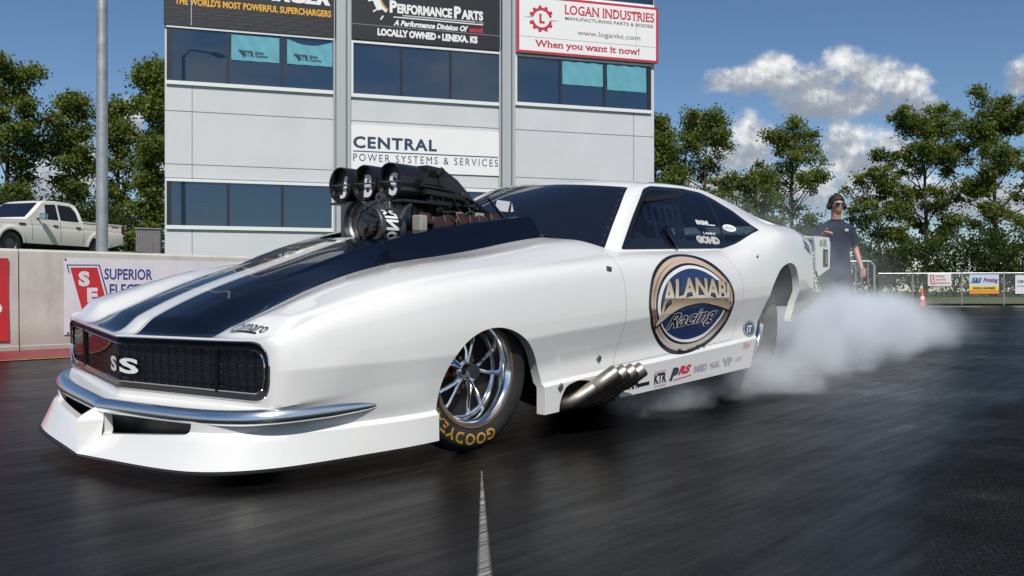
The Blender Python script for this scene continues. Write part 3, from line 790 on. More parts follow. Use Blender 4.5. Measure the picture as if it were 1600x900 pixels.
# ---- centre keel of the air dam, duct behind its openings and the splitter
kl = MB()
frm = lambda u, v, w: (u, w, v)
yk = .012
kl.add([(-1.205, 0, .028), (-1.207, 0, .146), (-1.200, 0, .160), (-1.186, 0, .172), (-1.130, 0, .200), (-1.10, 0, .200),
        (-1.135, -.042, .083), (-1.126, -.042, .150), (-1.122, -.036, .196), (-1.10, -.042, .150), (-1.135, .042, .083), (-1.126, .042, .150), (-1.122, .036, .196)],
       [[0, 1, 7, 6], [1, 2, 3, 4, 8, 7], [0, 10, 11, 1], [1, 11, 12, 4, 3, 2], [4, 5, 8], [4, 12, 5]], 0, False)
kl.build('air_dam_keel', M['white'], car, xform=tilt, sharp=20)
dk = MB()
dk.box2((-1.02, -.555, .05), (-.98, .555, .195))
dk.build('air_duct', M['satin'], car, xform=tilt)
sp = MB(); rb = rail(RB, np.linspace(-1.9, -.3, 50), pchip)
ring = [(p[0] - .010, p[1] + .004, p[2] - .003) for p in rb]; inn = [(p[0] + .10, max(p[1] - .08, 0), p[2] - .003) for p in rb]
for sg in (1, -1):
    k = len(ring)
    sp.add([(a, b * sg, c) for a, b, c in ring] + [(a, b * sg, c - .007) for a, b, c in ring] + [(a, b * sg, c) for a, b, c in inn],
           [[i, i + 1, k + i + 1, k + i] for i in range(k - 1)] + [[i, i + 1, 2 * k + i + 1, 2 * k + i] for i in range(k - 1)] + [[k + i, k + i + 1, 2 * k + i + 1, 2 * k + i] for i in range(k - 1)], 0, True)
sp.build('front_splitter', M['satin'], car, xform=tilt)

# ---- dark floor, firewall and wheel wells so nothing shows through
fl = MB()
fl.box2((.45, -.84, .17), (2.2, .84, .20)); fl.box2((-.92, -.62, .16), (-.3, .62, .18))
fl.box2((.44, -.86, .17), (.47, .86, .70)); fl.box2((.95, -.80, .18), (.97, .80, .80)); fl.box2((2.18, -.86, .25), (2.2, .86, .82))
fl.box2((-.32, -.86, .1), (-.30, .86, .60)); fl.box2((-.30, -.50, .12), (.44, -.48, .70)); fl.box2((-.30, .48, .12), (.44, .50, .70)); fl.box2((-.30, -.87, .585), (.44, .87, .60))
fl.box2((2.2, -.46, .3), (3.2, -.44, 1.0)); fl.box2((2.2, .44, .3), (3.2, .46, 1.0)); fl.box2((2.4, -.80, .90), (3.1, .80, .92)); fl.box2((3.1, -.80, .55), (3.12, .80, .98))
fl.box2((.47, -.880, .24), (2.18, -.870, .70)); fl.box2((.47, .870, .24), (2.18, .880, .70)); fl.box2((1.10, -.79, .70), (2.18, -.78, .82)); fl.box2((1.10, .78, .70), (2.18, .79, .82))
fl.build('inner_panels', M['dark'], car)
# ---- wheels
def wheel(name, c, r, rr, w_in, w_out, side, letters, rubber, spokes=True):
    """c: centre (x, 0, z); side -1 = visible side; w_in / w_out: |y| of inner and outer face"""
    hub = empty(name, (c[0], 0, c[2])); hub.parent = car
    ax = Vector((0, side, 0))
    t = MB()
    wd = w_out - w_in; m = (w_in + w_out) / 2
    prof = [(rr - .004, w_out - .020), (rr + .006, w_out - .010), (rr + .020, w_out - .003), (rr + (r - rr) * .45, w_out + .004), (rr + (r - rr) * .75, w_out - .002), (r - .018, w_out - .014), (r - .004, w_out - .030), (r, w_out - .045),
            (r, w_in + .045), (r - .004, w_in + .030), (r - .018, w_in + .012), (rr + .03, w_in), (rr - .004, w_in + .02)]
    t.lathe(prof, ax, (0, 0, 0), 72)
    tyre = t.build('tyre', rubber, hub, sharp=50)
    def face_y(q): return side * (np.interp(q, [rr, rr + .02, rr + (r - rr) * .45, rr + (r - rr) * .75, r - .018], [w_out - .012, w_out - .003, w_out + .004, w_out - .002, w_out - .014]) + .0015)
    if letters:
        L = MB()
        a_, b_ = rad(-23), rad(67); rad_in, rad_out = rr + .030, r - .034
        V_, F_ = text2d('GOODYEAR', bold=.025, space=1.12)
        P = []
        for u, v in V_:
            a = a_ + (b_ - a_) * u; q = rad_in + (rad_out - rad_in) * v
            P.append((-q * math.sin(a), face_y(q), -q * math.cos(a)))
        L.add(P, F_)
        L.build('tyre_lettering', M['gold'], tyre)
    b = MB()
    b.lathe([(rr - .030, w_in + .02), (rr - .028, w_out - .10), (rr - .022, w_out - .075), (rr - .020, w_out - .022), (rr - .010, w_out - .010), (rr - .002, w_out - .004), (rr + .004, w_out - .007), (rr + .004, w_out - .03)], ax, (0, 0, 0), 72)
    b.lathe([(rr - .034, w_out - .095), (rr - .026, w_out - .095), (rr - .026, w_out - .085), (rr - .034, w_out - .085)], ax, (0, 0, 0), 48)
    rim = b.build('rim', M['polished'], hub, sharp=40)
    g = MB(); g.lathe([(rr - .0005, w_out - .0035), (rr + .010, w_out - .0025), (rr + .012, w_out - .004)], ax, (0, 0, 0), 64); g.build('rim_band', M['goldband'], rim)
    bk = MB(); bk.disc((0, side * (w_in + .03), 0), ax, rr - .03, 40); bk.lathe([(rr - .034, w_in + .02), (rr - .034, w_out - .11)], ax, (0, 0, 0), 40); bk.build('brake_backing', M['dark'], hub)
    br = MB(); br.lathe([(.05, w_out - .155), (.135, w_out - .155), (.135, w_out - .165), (.05, w_out - .165)], ax, (0, 0, 0), 40); br.build('brake_disc', M['gunmetal'], hub)
    cl = MB(); cl.box((-.09, side * (w_out - .15), -.085), (.07, .05, .10), Matrix.Rotation(.75, 3, 'Y')); cl.build('brake_caliper', M['alu'], hub, bevel=.008)
    s = MB(); yo = w_out - .095
    n_sp = 5
    for k in range(n_sp):
        for d in (-1, 1):
            a = 2 * math.pi * k / n_sp + d * .145 + .18; a2 = 2 * math.pi * k / n_sp + d * .235 + .18
            P = [(math.sin(a) * .034, side * (yo + .028), math.cos(a) * .034), (math.sin(a) * .08, side * (yo + .030), math.cos(a) * .08), (math.sin(a2) * (rr - .07), side * (yo + .016), math.cos(a2) * (rr - .07)), (math.sin(a2) * (rr - .03), side * (yo + .002), math.cos(a2) * (rr - .03))]
            s.tube(P, [.0115, .0092, .0085, .0115], 8)
    s.lathe([(.012, yo + .085), (.030, yo + .085), (.034, yo + .078), (.034, yo + .04), (.046, yo + .034), (.052, yo + .02), (.052, yo - .02)], ax, (0, 0, 0), 28)
    s.disc((0, side * (yo + .084), 0), ax, .03, 20)
    sp_ = s.build('wheel_spokes', M['polished'], hub, sharp=40)
    n = MB()
    for k in range(5):
        a = 2 * math.pi * (k + .5) / 5 + .18
        n.tube([(math.sin(a) * .060, side * (yo - .01), math.cos(a) * .060), (math.sin(a) * .060, side * (yo + .03), math.cos(a) * .060)], .011, 6)
        n.box((math.sin(a) * .078, side * (yo - .005), math.cos(a) * .078), (.02, .02, .03), Matrix.Rotation(a, 3, 'Y'))
    n.build('lug_nut', M['copper'], hub)['kind'] = 'stuff'
    return hub
wheel('front_wheel', (0.0, 0, .325), .325, .215, .74, .868, -1, True, M['rubber'])
wheel('front_wheel', (0.0, 0, .325), .325, .215, .74, .868, 1, False, M['rubber'])
wheel('rear_wheel', (2.56, 0, .445), .445, .205, .36, .755, -1, False, M['rubber_worn'])
wheel('rear_wheel', (2.56, 0, .445), .445, .205, .36, .755, 1, False, M['rubber_worn'])
ax_ = MB(); ax_.tube([(0, -.70, .30), (0, .70, .30)], .03, 8); ax_.tube([(.05, -.72, .42), (.42, -.45, .36)], .016, 8); ax_.tube([(.05, -.72, .24), (.42, -.45, .22)], .016, 8); ax_.build('front_suspension', M['gunmetal'], car)
ax_ = MB(); ax_.tube([(2.56, -.5, .445), (2.56, .5, .445)], .06, 10); ax_.build('rear_axle', M['gunmetal'], car)

# ---- four zoomie exhaust pipes of the visible side
for i in range(4):
    e = MB(); dx = .070 * i
    P = [(.52 + dx, -.66, .172), (.525 + dx, -.79, .150), (.535 + dx, -.868, .148), (.556 + dx, -.915, .160), (.590 + dx, -.950, .188), (.632 + dx, -.986, .224), (.672 + dx, -1.020, .260), (.712 + dx, -1.052, .296)]
    Ps = [];
    A = np.array(P); ch = np.concatenate([[0], np.cumsum(np.linalg.norm(np.diff(A, axis=0), axis=1))]); uu = np.linspace(0, ch[-1], 22)
    Ps = [tuple(float(spline(ch, A[:, k], u)) for k in range(3)) for u in uu]
    e.tube(Ps, .034, 20, caps=False)
    e.tube([tuple(Vector(p)) for p in Ps], .0315, 20, mat=1, caps=False)
    d = (Vector(Ps[-1]) - Vector(Ps[-2])).normalized(); q = Vector(Ps[-1]) - d * .125
    e.lathe([(.034, 0), (.0362, .004), (.0362, .122), (.0335, .127)], d, q, 20)
    e.build('exhaust_pipe', [M['steel'], M['dark']], car, xform=tilt)
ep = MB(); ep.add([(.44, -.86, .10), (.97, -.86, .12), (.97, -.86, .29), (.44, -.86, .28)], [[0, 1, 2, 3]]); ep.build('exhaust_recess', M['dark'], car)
for p in ((.468, .232), (.775, .338), (.847, .755)):
    dz = MB(); o_ = Vector(on_side(p[0], p[1], .004)); dz.box(o_, (.036 if p[1] > .5 else .03, .010, .022), Matrix.Rotation(rad(-40 if p[1] < .5 else 10), 3, 'Y'))
    dz.build('body_fastener', M['bolt'], car, bevel=.003)
for p in ((2.352, .856),):
    f_ = MB(); o_ = Vector(on_side(*p, .001)); f_.lathe([(.011, 0), (.009, .004), (.001, .005)], (0, -1, 0), o_, 10); f_.build('body_screw', M['bolt'], car)

# ---- rear spoiler with end plates
rs = MB()
rs.box2((3.22, -.79, 1.015), (3.66, .79, 1.027))
rsp = rs.build('rear_spoiler', M['white'], car, xform=tilt)
for sg in (-1, 1):
    w_ = MB()
    w_.prism([(3.40, 1.030), (3.66, 1.030), (3.685, .99), (3.672, .812), (3.475, .750), (3.445, .79), (3.43, .93)], lambda u, v, w: (u, w, v), sg * .80, sg * .812)
    pl_ = w_.build('end_plate', M['white'], rsp, xform=tilt)
    if sg < 0:
        k = MB(); k.box2((3.555, -.8145, .822), (3.635, -.8135, .945)); k.build('end_plate_decal', M['black'], pl_, xform=tilt)
        k = MB(); k.box2((3.590, -.8165, .842), (3.612, -.8155, .925)); k.box2((3.500, -.8145, .965), (3.540, -.8135, 1.005)); k.box2((3.56, -.8145, .965), (3.61, -.8135, 1.015)); k.build('end_plate_panel', pm('faded_decal', (.35, .34, .33), .5), pl_, xform=tilt)
for y in (-.5, .5):
    st = MB(); st.tube([(3.24, y, .80), (3.60, y, 1.016)], .012, 8); st.build('spoiler_strut', M['gunmetal'], rsp, xform=tilt)

# ---- engine: injector hat with three scoops, blower, drive, covers, plumbing
eng = MB()
for i, y in enumerate((.206, .020, -.166)):
    eng.lathe([(.079, .02), (.083, 0), (.088, .002), (.089, .02), (.087, .24), (.074, .30)], (1, 0, 0), (.14, y, 1.142), 36)
    eng.lathe([(.079, .02), (.075, .12), (.070, .20)], (1, 0, 0), (.14, y, 1.142), 36)
# flat-bottomed lower half that ties the scoops together
for y in (.206, .020, -.166):
    eng.box2((.150, y - .0895, 1.046), (.44, y + .0895, 1.058))
eng.prism([(.30, 1.228), (.40, 1.222), (.50, 1.175), (.60, 1.10), (.64, 1.05), (.30, 1.05)], lambda u, v, w: (u, w, v), -.255, .296)
hat = eng.build('injector_hat', M['shroud'], car, xform=tilt, sharp=40)
for ch, y in (('J', .206), ('B', .020), ('S', -.166)):
    bf = MB(); bf.disc((.176, y, 1.142), (1, 0, 0), .0775, 30)
    plate = bf.build('throttle_plate', M['satin'], hat, xform=tilt)
    sh = MB(); sh.tube([(.160, y - .082, 1.142), (.160, y + .082, 1.142)], .0045, 8); sh.build('throttle_shaft', M['bolt'], hat, xform=tilt)
    tx = MB(); put_text(tx, ch, lambda u, v, w: (.173, u, v), (y + .040, 1.078, y - .024, 1.186), bold=.035, shear=.12); tx.build('scoop_letter', M['letter'], plate, xform=tilt)
lk = MB()
random.seed(4)
lk.box((.30, -.272, 1.150), (.10, .022, .030)); lk.box((.36, -.276, 1.170), (.03, .03, .075)); lk.tube([(.34, -.285, 1.185), (.36, -.30, 1.215)], .012, 8)
lk.tube([(.24, -.272, 1.13), (.44, -.274, 1.12), (.56, -.27, 1.06)], .009, 8); lk.tube([(.26, -.28, 1.10), (.52, -.28, 1.085)], .014, 8)
for k in range(9): lk.tube([(.30 + .025 * k, -.262, 1.07 + .01 * (k % 2)), (.30 + .025 * k, -.285, 1.075 + .012 * (k % 3))], .007, 6)
lk.build('throttle_linkage', M['satin'], hat, xform=tilt)
bw = MB()
bw.box2((.14, -.17, .86), (.66, .20, 1.05))
for k in range(9): bw.box2((.17 + .055 * k, -.182, .865), (.185 + .055 * k, .212, 1.045))
bw.lathe([(.10, 0), (.10, .03), (.085, .05)], (1, 0, 0), (.10, .02, .955), 24)
blower = bw.build('supercharger', M['alu'], car, xform=tilt, bevel=.006)
dr = MB()
DC = (.0, -.195, .925)
dr.lathe([(.086, 0), (.090, .004), (.090, .022), (.078, .026), (.078, .118), (.090, .122), (.090, .140), (.075, .150)], (1, 0, 0), DC, 40)
for k in range(10):
    a = 2 * math.pi * k / 10
    dr.tube([(.004, DC[1] + .083 * math.cos(a), DC[2] + .083 * math.sin(a)), (-.006, DC[1] + .083 * math.cos(a), DC[2] + .083 * math.sin(a))], .006, 6)
drv = dr.build('blower_drive', M['gunmetal'], car, xform=tilt)
d2 = MB(); d2.lathe([(.001, -.036), (.022, -.036), (.026, -.024), (.052, -.020), (.058, -.010), (.058, 0), (.080, .002), (.084, .006)], (1, 0, 0), DC, 36)
d2.lathe([(.0785, .028), (.0785, .116)], (1, 0, 0), DC, 36)
d2.build('drive_pulley', M['black'], drv, xform=tilt)
lt = MB()
V_, F_ = text2d('KING', bold=.04, space=1.05)
lt.add([(DC[0] + .034 + .076 * (1 - v) * 1.0, DC[1] - .0800 * math.sin(rad(20 + 120 * u)), DC[2] + .0800 * math.cos(rad(20 + 120 * u))) for u, v in V_], F_)
lt.build('drive_lettering', M['letter'], drv, xform=tilt)
bk = MB(); bk.tube([(.06, -.25, 1.0), (.07, -.22, 1.030), (.07, -.17, 1.045), (.06, -.13, 1.025), (.05, -.10, .985)], .009, 8); bk.lathe([(.010, -.012), (.024, -.012), (.024, .012), (.010, .012), (.010, -.012)], (1, 0, 0), (.07, -.19, 1.058), 16)
bk.tube([(.10, -.29, .96), (.14, -.28, 1.01), (.20, -.25, 1.03)], .010, 8); bk.build('drive_bracket', M['gunmetal'], drv, xform=tilt)
vc = MB(); random.seed(8)
for k in range(7):
    vc.box((.27 + .078 * k, -.255 + random.uniform(-.012, .012), .955 + .005 * k + random.uniform(-.012, .008)), (.064, .06, .06), Matrix.Rotation(-.35 + random.uniform(-.2, .2), 3, 'X') @ Matrix.Rotation(random.uniform(-.15, .15), 3, 'Y'))
    if k % 2: vc.tube([(.23 + .078 * k, -.290, .93), (.23 + .078 * k, -.285, .985)], .008, 6)
vc.build('valve_cover', M['rust'], car, xform=tilt, bevel=.01)
_cream = None
for c_, z_ in (((.225, -.285, .948), (.045, .06, .075)), ((.50, -.25, 1.00), (.05, .05, .035)), ((.66, -.235, 1.01), (.06, .05, .03))):
    pl2 = MB(); pl2.box(c_, z_); pl2.build('head_stud_plate', pm('cream_cover', (.30, .29, .25), .5), car, xform=tilt, bevel=.006)
hoses = MB(); random.seed(11)
for k in range(34):
    x0 = random.uniform(.30, .62); x1 = x0 + random.uniform(.12, .30); y0 = random.uniform(-.27, -.10); y1 = random.uniform(-.30, -.05)
    z0 = random.uniform(.97, 1.08); z1 = random.uniform(.95, 1.02)
    hoses.tube([(x0, y0, z0), (x0 + (x1 - x0) * .35, (y0 + y1) / 2 - .01, max(z0, z1) + random.uniform(.0, .035)), (x0 + (x1 - x0) * .7, (y0 + y1) / 2, (z0 + z1) / 2 + .012), (x1, y1, z1)], random.choice([.006, .008, .011]), 7, mat=random.choice([0, 0, 0, 1, 2]))
hoses.tube([(.52, -.27, 1.11), (.66, -.25, 1.06), (.86, -.22, .99)], .008, 8, mat=1)
hoses.tube([(.55, .10, 1.13), (.70, .05, 1.12), (.80, -.05, 1.02), (.82, -.10, .98)], .006, 8, mat=2)
for k in range(8): hoses.box((.36 + .055 * k + random.uniform(-.01, .01), -.20 + random.uniform(-.02, .02), 1.005 - .006 * k), (.03, .035, .04), Matrix.Rotation(random.uniform(-.5, .5), 3, 'Z'), mat=random.choice([0, 1, 2]))
hoses.build('fuel_plumbing', [M['satin'], M['gunmetal'], M['alu']], car, xform=tilt)
en2 = MB(); en2.box2((.05, -.30, .55), (.80, .30, .87)); en2.box2((.68, -.26, .85), (.80, .26, .97)); en2.tube([(-.02, -.11, .80), (-.02, .11, .80)], .04, 12); en2.lathe([(.02, 0), (.07, 0), (.07, .05), (.02, .05)], (1, 0, 0), (-.06, .02, .82), 24)
en2.build('engine_block', M['gunmetal'], car, bevel=.01)

# ---- cockpit: cage, seat, dash, window net, helmet-height headrest
cg = MB()
for sg in (-1, 1):
    cg.tube([(1.14, sg * .70, .78), (1.60, sg * .54, 1.17), (2.05, sg * .52, 1.20), (2.6, sg * .55, .90)], .021, 8)
    cg.tube([(2.05, sg * .52, 1.20), (2.08, sg * .66, .45)], .021, 8); cg.tube([(1.14, sg * .72, .72), (2.08, sg * .68, .60)], .021, 8); cg.tube([(1.35, sg * .64, .98), (2.08, sg * .60, .80)], .018, 8)
cg.tube([(2.05, -.52, 1.20), (2.05, .52, 1.20)], .021, 8); cg.tube([(1.60, -.54, 1.17), (1.60, .54, 1.17)], .021, 8); cg.tube([(1.60, -.40, 1.17), (2.05, .10, 1.20)], .018, 8); cg.tube([(1.32, -.60, .95), (1.62, .0, 1.18)], .016, 8)
cg.build('roll_cage', M['tube'], car, xform=tilt)
se = MB(); se.box((1.90, -.32, .66), (.12, .46, .75), Matrix.Rotation(.2, 3, 'Y')); se.box((1.68, -.32, .36), (.50, .46, .12)); se.box((1.95, -.32, 1.08), (.10, .26, .16)); se.build('driver_seat', M['interior_grey'], car, bevel=.03)
ds = MB(); ds.box((1.20, 0, .76), (.16, 1.45, .12)); ds.build('dashboard', M['interior_grey'], car, bevel=.02)
nt_ = MB()
for k in range(6): nt_.box((1.62 + .072 * k, -.62 - .0 * k, 1.03), (.026, .006, .30), Matrix.Rotation(.18, 3, 'Y') @ Matrix.Rotation(-.35, 3, 'X'))
for k in range(3): nt_.box((1.80, -.66 + .04 * k, .93 + .10 * k), (.44, .006, .022))
nt_.build('window_net', pm('grey_webbing', (.16, .17, .19), .8), car, xform=tilt)
he = MB(); he.lathe([(.001, .13), (.06, .122), (.105, .085), (.128, .02), (.122, -.06), (.10, -.11), (.001, -.13)], (0, 0, 1), (1.76, -.33, 1.06), 24); he.build('headrest_pad', M['suit'], car)
# latch oval and net rod on the door glass
la = MB(); P0 = [on_side(1.592 + .030 * math.cos(a) - .016 * math.sin(a), .940 + .052 * math.sin(a) - .012 * math.cos(a), .024) for a in np.linspace(0, 2 * math.pi, 25)[:-1]]
P1 = [on_side(1.592 + .030 * math.cos(a) - .016 * math.sin(a), .940 + .052 * math.sin(a) - .012 * math.cos(a), -.004) for a in np.linspace(0, 2 * math.pi, 25)[:-1]]
la.add(P0 + P1, [list(range(24))] + [[i, (i + 1) % 24, 24 + (i + 1) % 24, 24 + i] for i in range(24)]); la.build('window_latch', M['black'], car)
la = MB(); P0 = [on_side(1.50 + .030 * math.cos(a) + .012 * math.sin(a), 1.150 + .028 * math.sin(a), .008) for a in np.linspace(0, 2 * math.pi, 17)[:-1]]
la.add(P0, [list(range(16))]); la.build('window_latch', M['satin'], car)

# ---- lettering and decals on the flank, laid on the surface
def tess(V, F, step=.05):
    """cut a flat decal into small tiles so it follows the curved panel"""
    bm = bmesh.new(); vs = [bm.verts.new((p[0], p[1], 0)) for p in V]
    for f in F:
        try: bm.faces.new([vs[i] for i in f])
        except ValueError: pass
    lo = np.min(np.array(V), 0); hi = np.max(np.array(V), 0)
    for ax in (0, 1):
        for c in np.arange(math.ceil(lo[ax] / step + 1e-6), hi[ax] / step) * step:          # one grid for all layers
            n = Vector((1, 0, 0)) if ax == 0 else Vector((0, 1, 0)); co = n * c
            bmesh.ops.bisect_plane(bm, geom=bm.verts[:] + bm.edges[:] + bm.faces[:], plane_co=co, plane_no=n)
    bm.verts.index_update(); V2 = [(v.co.x, v.co.y) for v in bm.verts]; F2 = [[v.index for v in f.verts] for f in bm.faces]; bm.free(); return V2, F2
def decal(mb, V, F, off, mat=0, step=.0125, lay=on_side):
    V, F = tess(V, F, step); mb.add([lay(x, z, off) for x, z in V], F, mat)
def text_decal(mb, txt, box, off, mat=0, lay=on_side, slant=0.0, **kw):
    V, F = text2d(txt, **kw); x0, z0, x1, z1 = box
    decal(mb, [(x0 + (x1 - x0) * u, z0 + (z1 - z0) * v + slant * (x1 - x0) * u) for u, v in V], F, off, mat, lay=lay)
def blob(K, n=96):
    """smooth closed outline through points"""
    K = np.array(K + K[:1]); ch = np.concatenate([[0], np.cumsum(np.linalg.norm(np.diff(K, axis=0), axis=1))])
    Kx = np.concatenate([K[-4:-1], K, K[1:4]]); cc = np.concatenate([ch[-4:-1] - ch[-1], ch, ch[1:4] + ch[-1]])
    u = np.linspace(0, ch[-1], n, endpoint=False); return [(float(a), float(b)) for a, b in zip(spline(cc, Kx[:, 0], u), spline(cc, Kx[:, 1], u))]
OUT = blob([(1.609, .849), (1.439, .834), (1.293, .792), (1.199, .73), (1.152, .638), (1.147, .554), (1.178, .483), (1.252, .409), (1.336, .351), (1.434, .324), (1.537, .324), (1.702, .348), (1.882, .407), (1.99, .492), (2.026, .58), (2.02, .636), (1.986, .692), (1.922, .747), (1.837, .801), (1.732, .838)])
BRZ = blob([(1.59, .834), (1.422, .818), (1.294, .774), (1.215, .717), (1.171, .638), (1.167, .561), (1.198, .489), (1.267, .422), (1.351, .370), (1.442, .343), (1.554, .343), (1.705, .367), (1.866, .424), (1.964, .5), (2.0, .58), (1.997, .632), (1.96, .684), (1.894, .735), (1.802, .787), (1.698, .823)])
WHT = blob([(1.565, .787), (1.408, .758), (1.302, .709), (1.236, .638), (1.219, .553), (1.263, .487), (1.355, .425), (1.447, .393), (1.532, .382), (1.649, .387), (1.771, .419), (1.865, .475), (1.922, .541), (1.935, .604), (1.918, .66), (1.862, .711), (1.76, .76), (1.67, .781)])
BLU = blob([(1.569, .770), (1.429, .744), (1.326, .700), (1.264, .636), (1.245, .552), (1.288, .476), (1.368, .432), (1.518, .397), (1.65, .406), (1.766, .438), (1.844, .487), (1.905, .549), (1.906, .612), (1.871, .677), (1.816, .714), (1.712, .754)])
def mixp(A, B, k): return [(a[0] * (1 - k) + b[0] * k, a[1] * (1 - k) + b[1] * k) for a, b in zip(A, B)]
# airbrushed bronze: a vertical ramp of the artwork itself
def art_ramp(name, stops, z0, z1):
    m, t = newmat(name); sep = t.n('ShaderNodeSeparateXYZ', None, i0=t.obj()); f = t.math('DIVIDE', t.math('SUBTRACT', sep.outputs[2], z0), z1 - z0, clamp=True)
    b = t.n('ShaderNodeBsdfPrincipled', None, Base_Color=t.ramp(f, stops), Roughness=.3); b.inputs['Coat Weight'].default_value = .4; t.out(b); return m
bronze = art_ramp('bronze_artwork', [(0, (.30, .25, .22)), (.16, (.62, .53, .47)), (.34, (.30, .19, .14)), (.44, (.13, .07, .05)), (.47, (.62, .52, .44)), (.62, (.40, .28, .19)), (.80, (.62, .44, .30)), (1, (.55, .42, .33))], .32, .85)
bronze_d = art_ramp('dark_bronze_artwork', [(0, (.62, .57, .54)), (.3, (.14, .09, .08)), (.55, (.30, .20, .15)), (.8, (.10, .07, .07)), (1, (.50, .38, .30))], .36, .81)
blueart = pm('emblem_blue', (.014, .030, .11), .3, coat=.5)
letart = art_ramp('letter_bronze', [(0, (.62, .55, .46)), (.30, (.50, .40, .28)), (.50, (.22, .14, .08)), (.54, (.72, .66, .58)), (.75, (.55, .44, .31)), (1, (.42, .30, .19))], .50, .72)
artwhite = pm('emblem_white', (.78, .78, .76), .35, coat=.4); artblack = pm('emblem_black', (.008, .008, .010), .3, coat=.4)
emb = MB(); poly = [list(range(96))]
decal(emb, OUT, poly, .0020, 0); decal(emb, BRZ, poly, .0027, 1)
def align(A, B):                                     # start B at the point nearest A[0] so the rings can be blended
    k = min(range(len(B)), key=lambda i: (B[i][0] - A[0][0]) ** 2 + (B[i][1] - A[0][1]) ** 2); return B[k:] + B[:k]
WHT = align(BRZ, WHT)
decal(emb, mixp(BRZ, WHT, .34), poly, .0034, 2); decal(emb, mixp(BRZ, WHT, .44), poly, .0040, 1); decal(emb, mixp(BRZ, WHT, .74), poly, .0046, 0)
decal(emb, WHT, poly, .0052, 3); decal(emb, BLU, poly, .0058, 4)
TOPC = ([1.225, 1.265, 1.36, 1.494, 1.624, 1.786, 1.93, 1.99], [.655, .675, .706, .719, .722, .716, .697, .688])
BOTC = ([1.20, 1.233, 1.324, 1.413, 1.505, 1.651, 1.822, 1.96], [.480, .503, .573, .597, .615, .626, .606, .582])
BANDC = ([1.20, 1.249, 1.378, 1.504, 1.651, 1.792, 1.975], [.465, .488, .548, .576, .588, .574, .545])
def warp(u, v):
    x0 = 1.262 - .036 * (1 - v) * (1 - u); x = x0 + (1.950 - x0) * u ** .97; zt = float(pchip(*TOPC, [x])[0]); zb = float(pchip(*BOTC, [x])[0]); return (x, zb + (zt - zb) * v)
def arch_band(grow): 
    xs = np.linspace(1.218 - grow, 1.968 + grow, 40); a = [(x, float(pchip(*BANDC, [x])[0]) - grow) for x in xs]; b = [(x, float(pchip(*BOTC, [x])[0]) + grow * .6 + .004) for x in xs[::-1]]; return a + b
def word_art(off, mat, bold):
    V, F = text2d('ALANABI', bold=bold, space=.94)
    V, F = tess(V, F, .035); decal(emb, [warp(u, v) for u, v in V], F, off, mat)
xs_ = np.linspace(1.232, 1.975, 40)
plate_ = [(x, float(pchip(*BANDC, [x])[0]) - .012) for x in xs_] + [(x, float(pchip(*TOPC, [x])[0]) - .0) for x in xs_[::-1]]
decal(emb, arch_band(.010), [list(range(80))], .0064, 0); decal(emb, arch_band(0.0), [list(range(80))], .0076, 5)
word_art(.0070, 0, .11); word_art(.0082, 5, .035)
V_, F_ = text2d('Racing', bold=.045, shear=.45)
def rwarp(u, v): x = 1.315 + .525 * u; return (x, .432 + .038 * u - .03 * (u - .5) ** 2 + .102 * v * (1 + .05 * u))
V_, F_ = tess(V_, F_, .06); decal(emb, [rwarp(u, v) for u, v in V_], F_, .0064, 3)
V_, F_ = text2d('Racing', bold=.012, shear=.45); V_, F_ = tess(V_, F_, .06); decal(emb, [rwarp(.012 + .976 * u, .02 + .96 * v) for u, v in V_], F_, .0070, 0)
emb.build('door_emblem', [artblack, bronze, bronze_d, artwhite, blueart, letart], door)
dcb = MB()
# round badge ahead of the rear arch, sponsor row along the rocker, paler ones carry the smoke haze in their colour
ring_ = lambda cx, cz, a, b, n=40: [(cx + a * math.cos(q), cz + b * math.sin(q)) for q in np.linspace(0, 2 * math.pi, n, endpoint=False)]
decal(dcb, ring_(2.268, .430, .078, .047), [list(range(40))], .0015, 0); decal(dcb, ring_(2.268, .430, .070, .042), [list(range(40))], .0022, 1); decal(dcb, ring_(2.268, .430, .064, .038), [list(range(40))], .0028, 0)
text_decal(dcb, 'IT', (2.230, .406, 2.306, .450), .0034, 1, bold=.03, shear=.3)
dcb.build('round_badge', [pm('badge_blue', (.03, .075, .16), .35), artwhite], car)
red_ = pm('decal_red', (.62, .035, .07), .4); pink_ = pm('decal_pink', (.62, .38, .40), .5); teal_ = pm('decal_teal', (.02, .06, .085), .4); grey_ = pm('decal_grey', (.42, .42, .46), .5)
rk_line = lambda x: .150 + .0455 * (x - 1.0)
dd = MB()
text_decal(dd, 'AFR', (.995, rk_line(1.0) + .026, 1.085, rk_line(1.0) + .068), .002, 0, bold=.05, slant=.045); decal(dd, [(1.07, .183), (1.175, .188), (1.175, .204), (1.07, .199)], [[0, 1, 2, 3]], .002, 0)
dd.build('rocker_decal', [artblack, red_, pink_, teal_, grey_], car)
dd = MB()
text_decal(dd, 'KTR', (1.218, rk_line(1.22) + .024, 1.330, rk_line(1.22) + .076), .002, 0, bold=.035, slant=.045)
text_decal(dd, 'RACING', (1.222, rk_line(1.22) + .080, 1.328, rk_line(1.22) + .091), .002, 2, bold=.02, slant=.045)
text_decal(dd, 'ENGINES', (1.222, rk_line(1.22) + .008, 1.328, rk_line(1.22) + .019), .002, 2, bold=.02, slant=.045)
dd.build('rocker_decal', [artblack, red_, pink_, teal_, grey_], car)
dd = MB()
text_decal(dd, 'P', (1.358, rk_line(1.36) + .024, 1.45, rk_line(1.36) + .088), .002, 3, bold=.07, shear=.4, slant=.045)
text_decal(dd, 'RS', (1.44, rk_line(1.44) + .046, 1.575, rk_line(1.44) + .090), .002, 1, bold=.06, shear=.4, slant=.045)
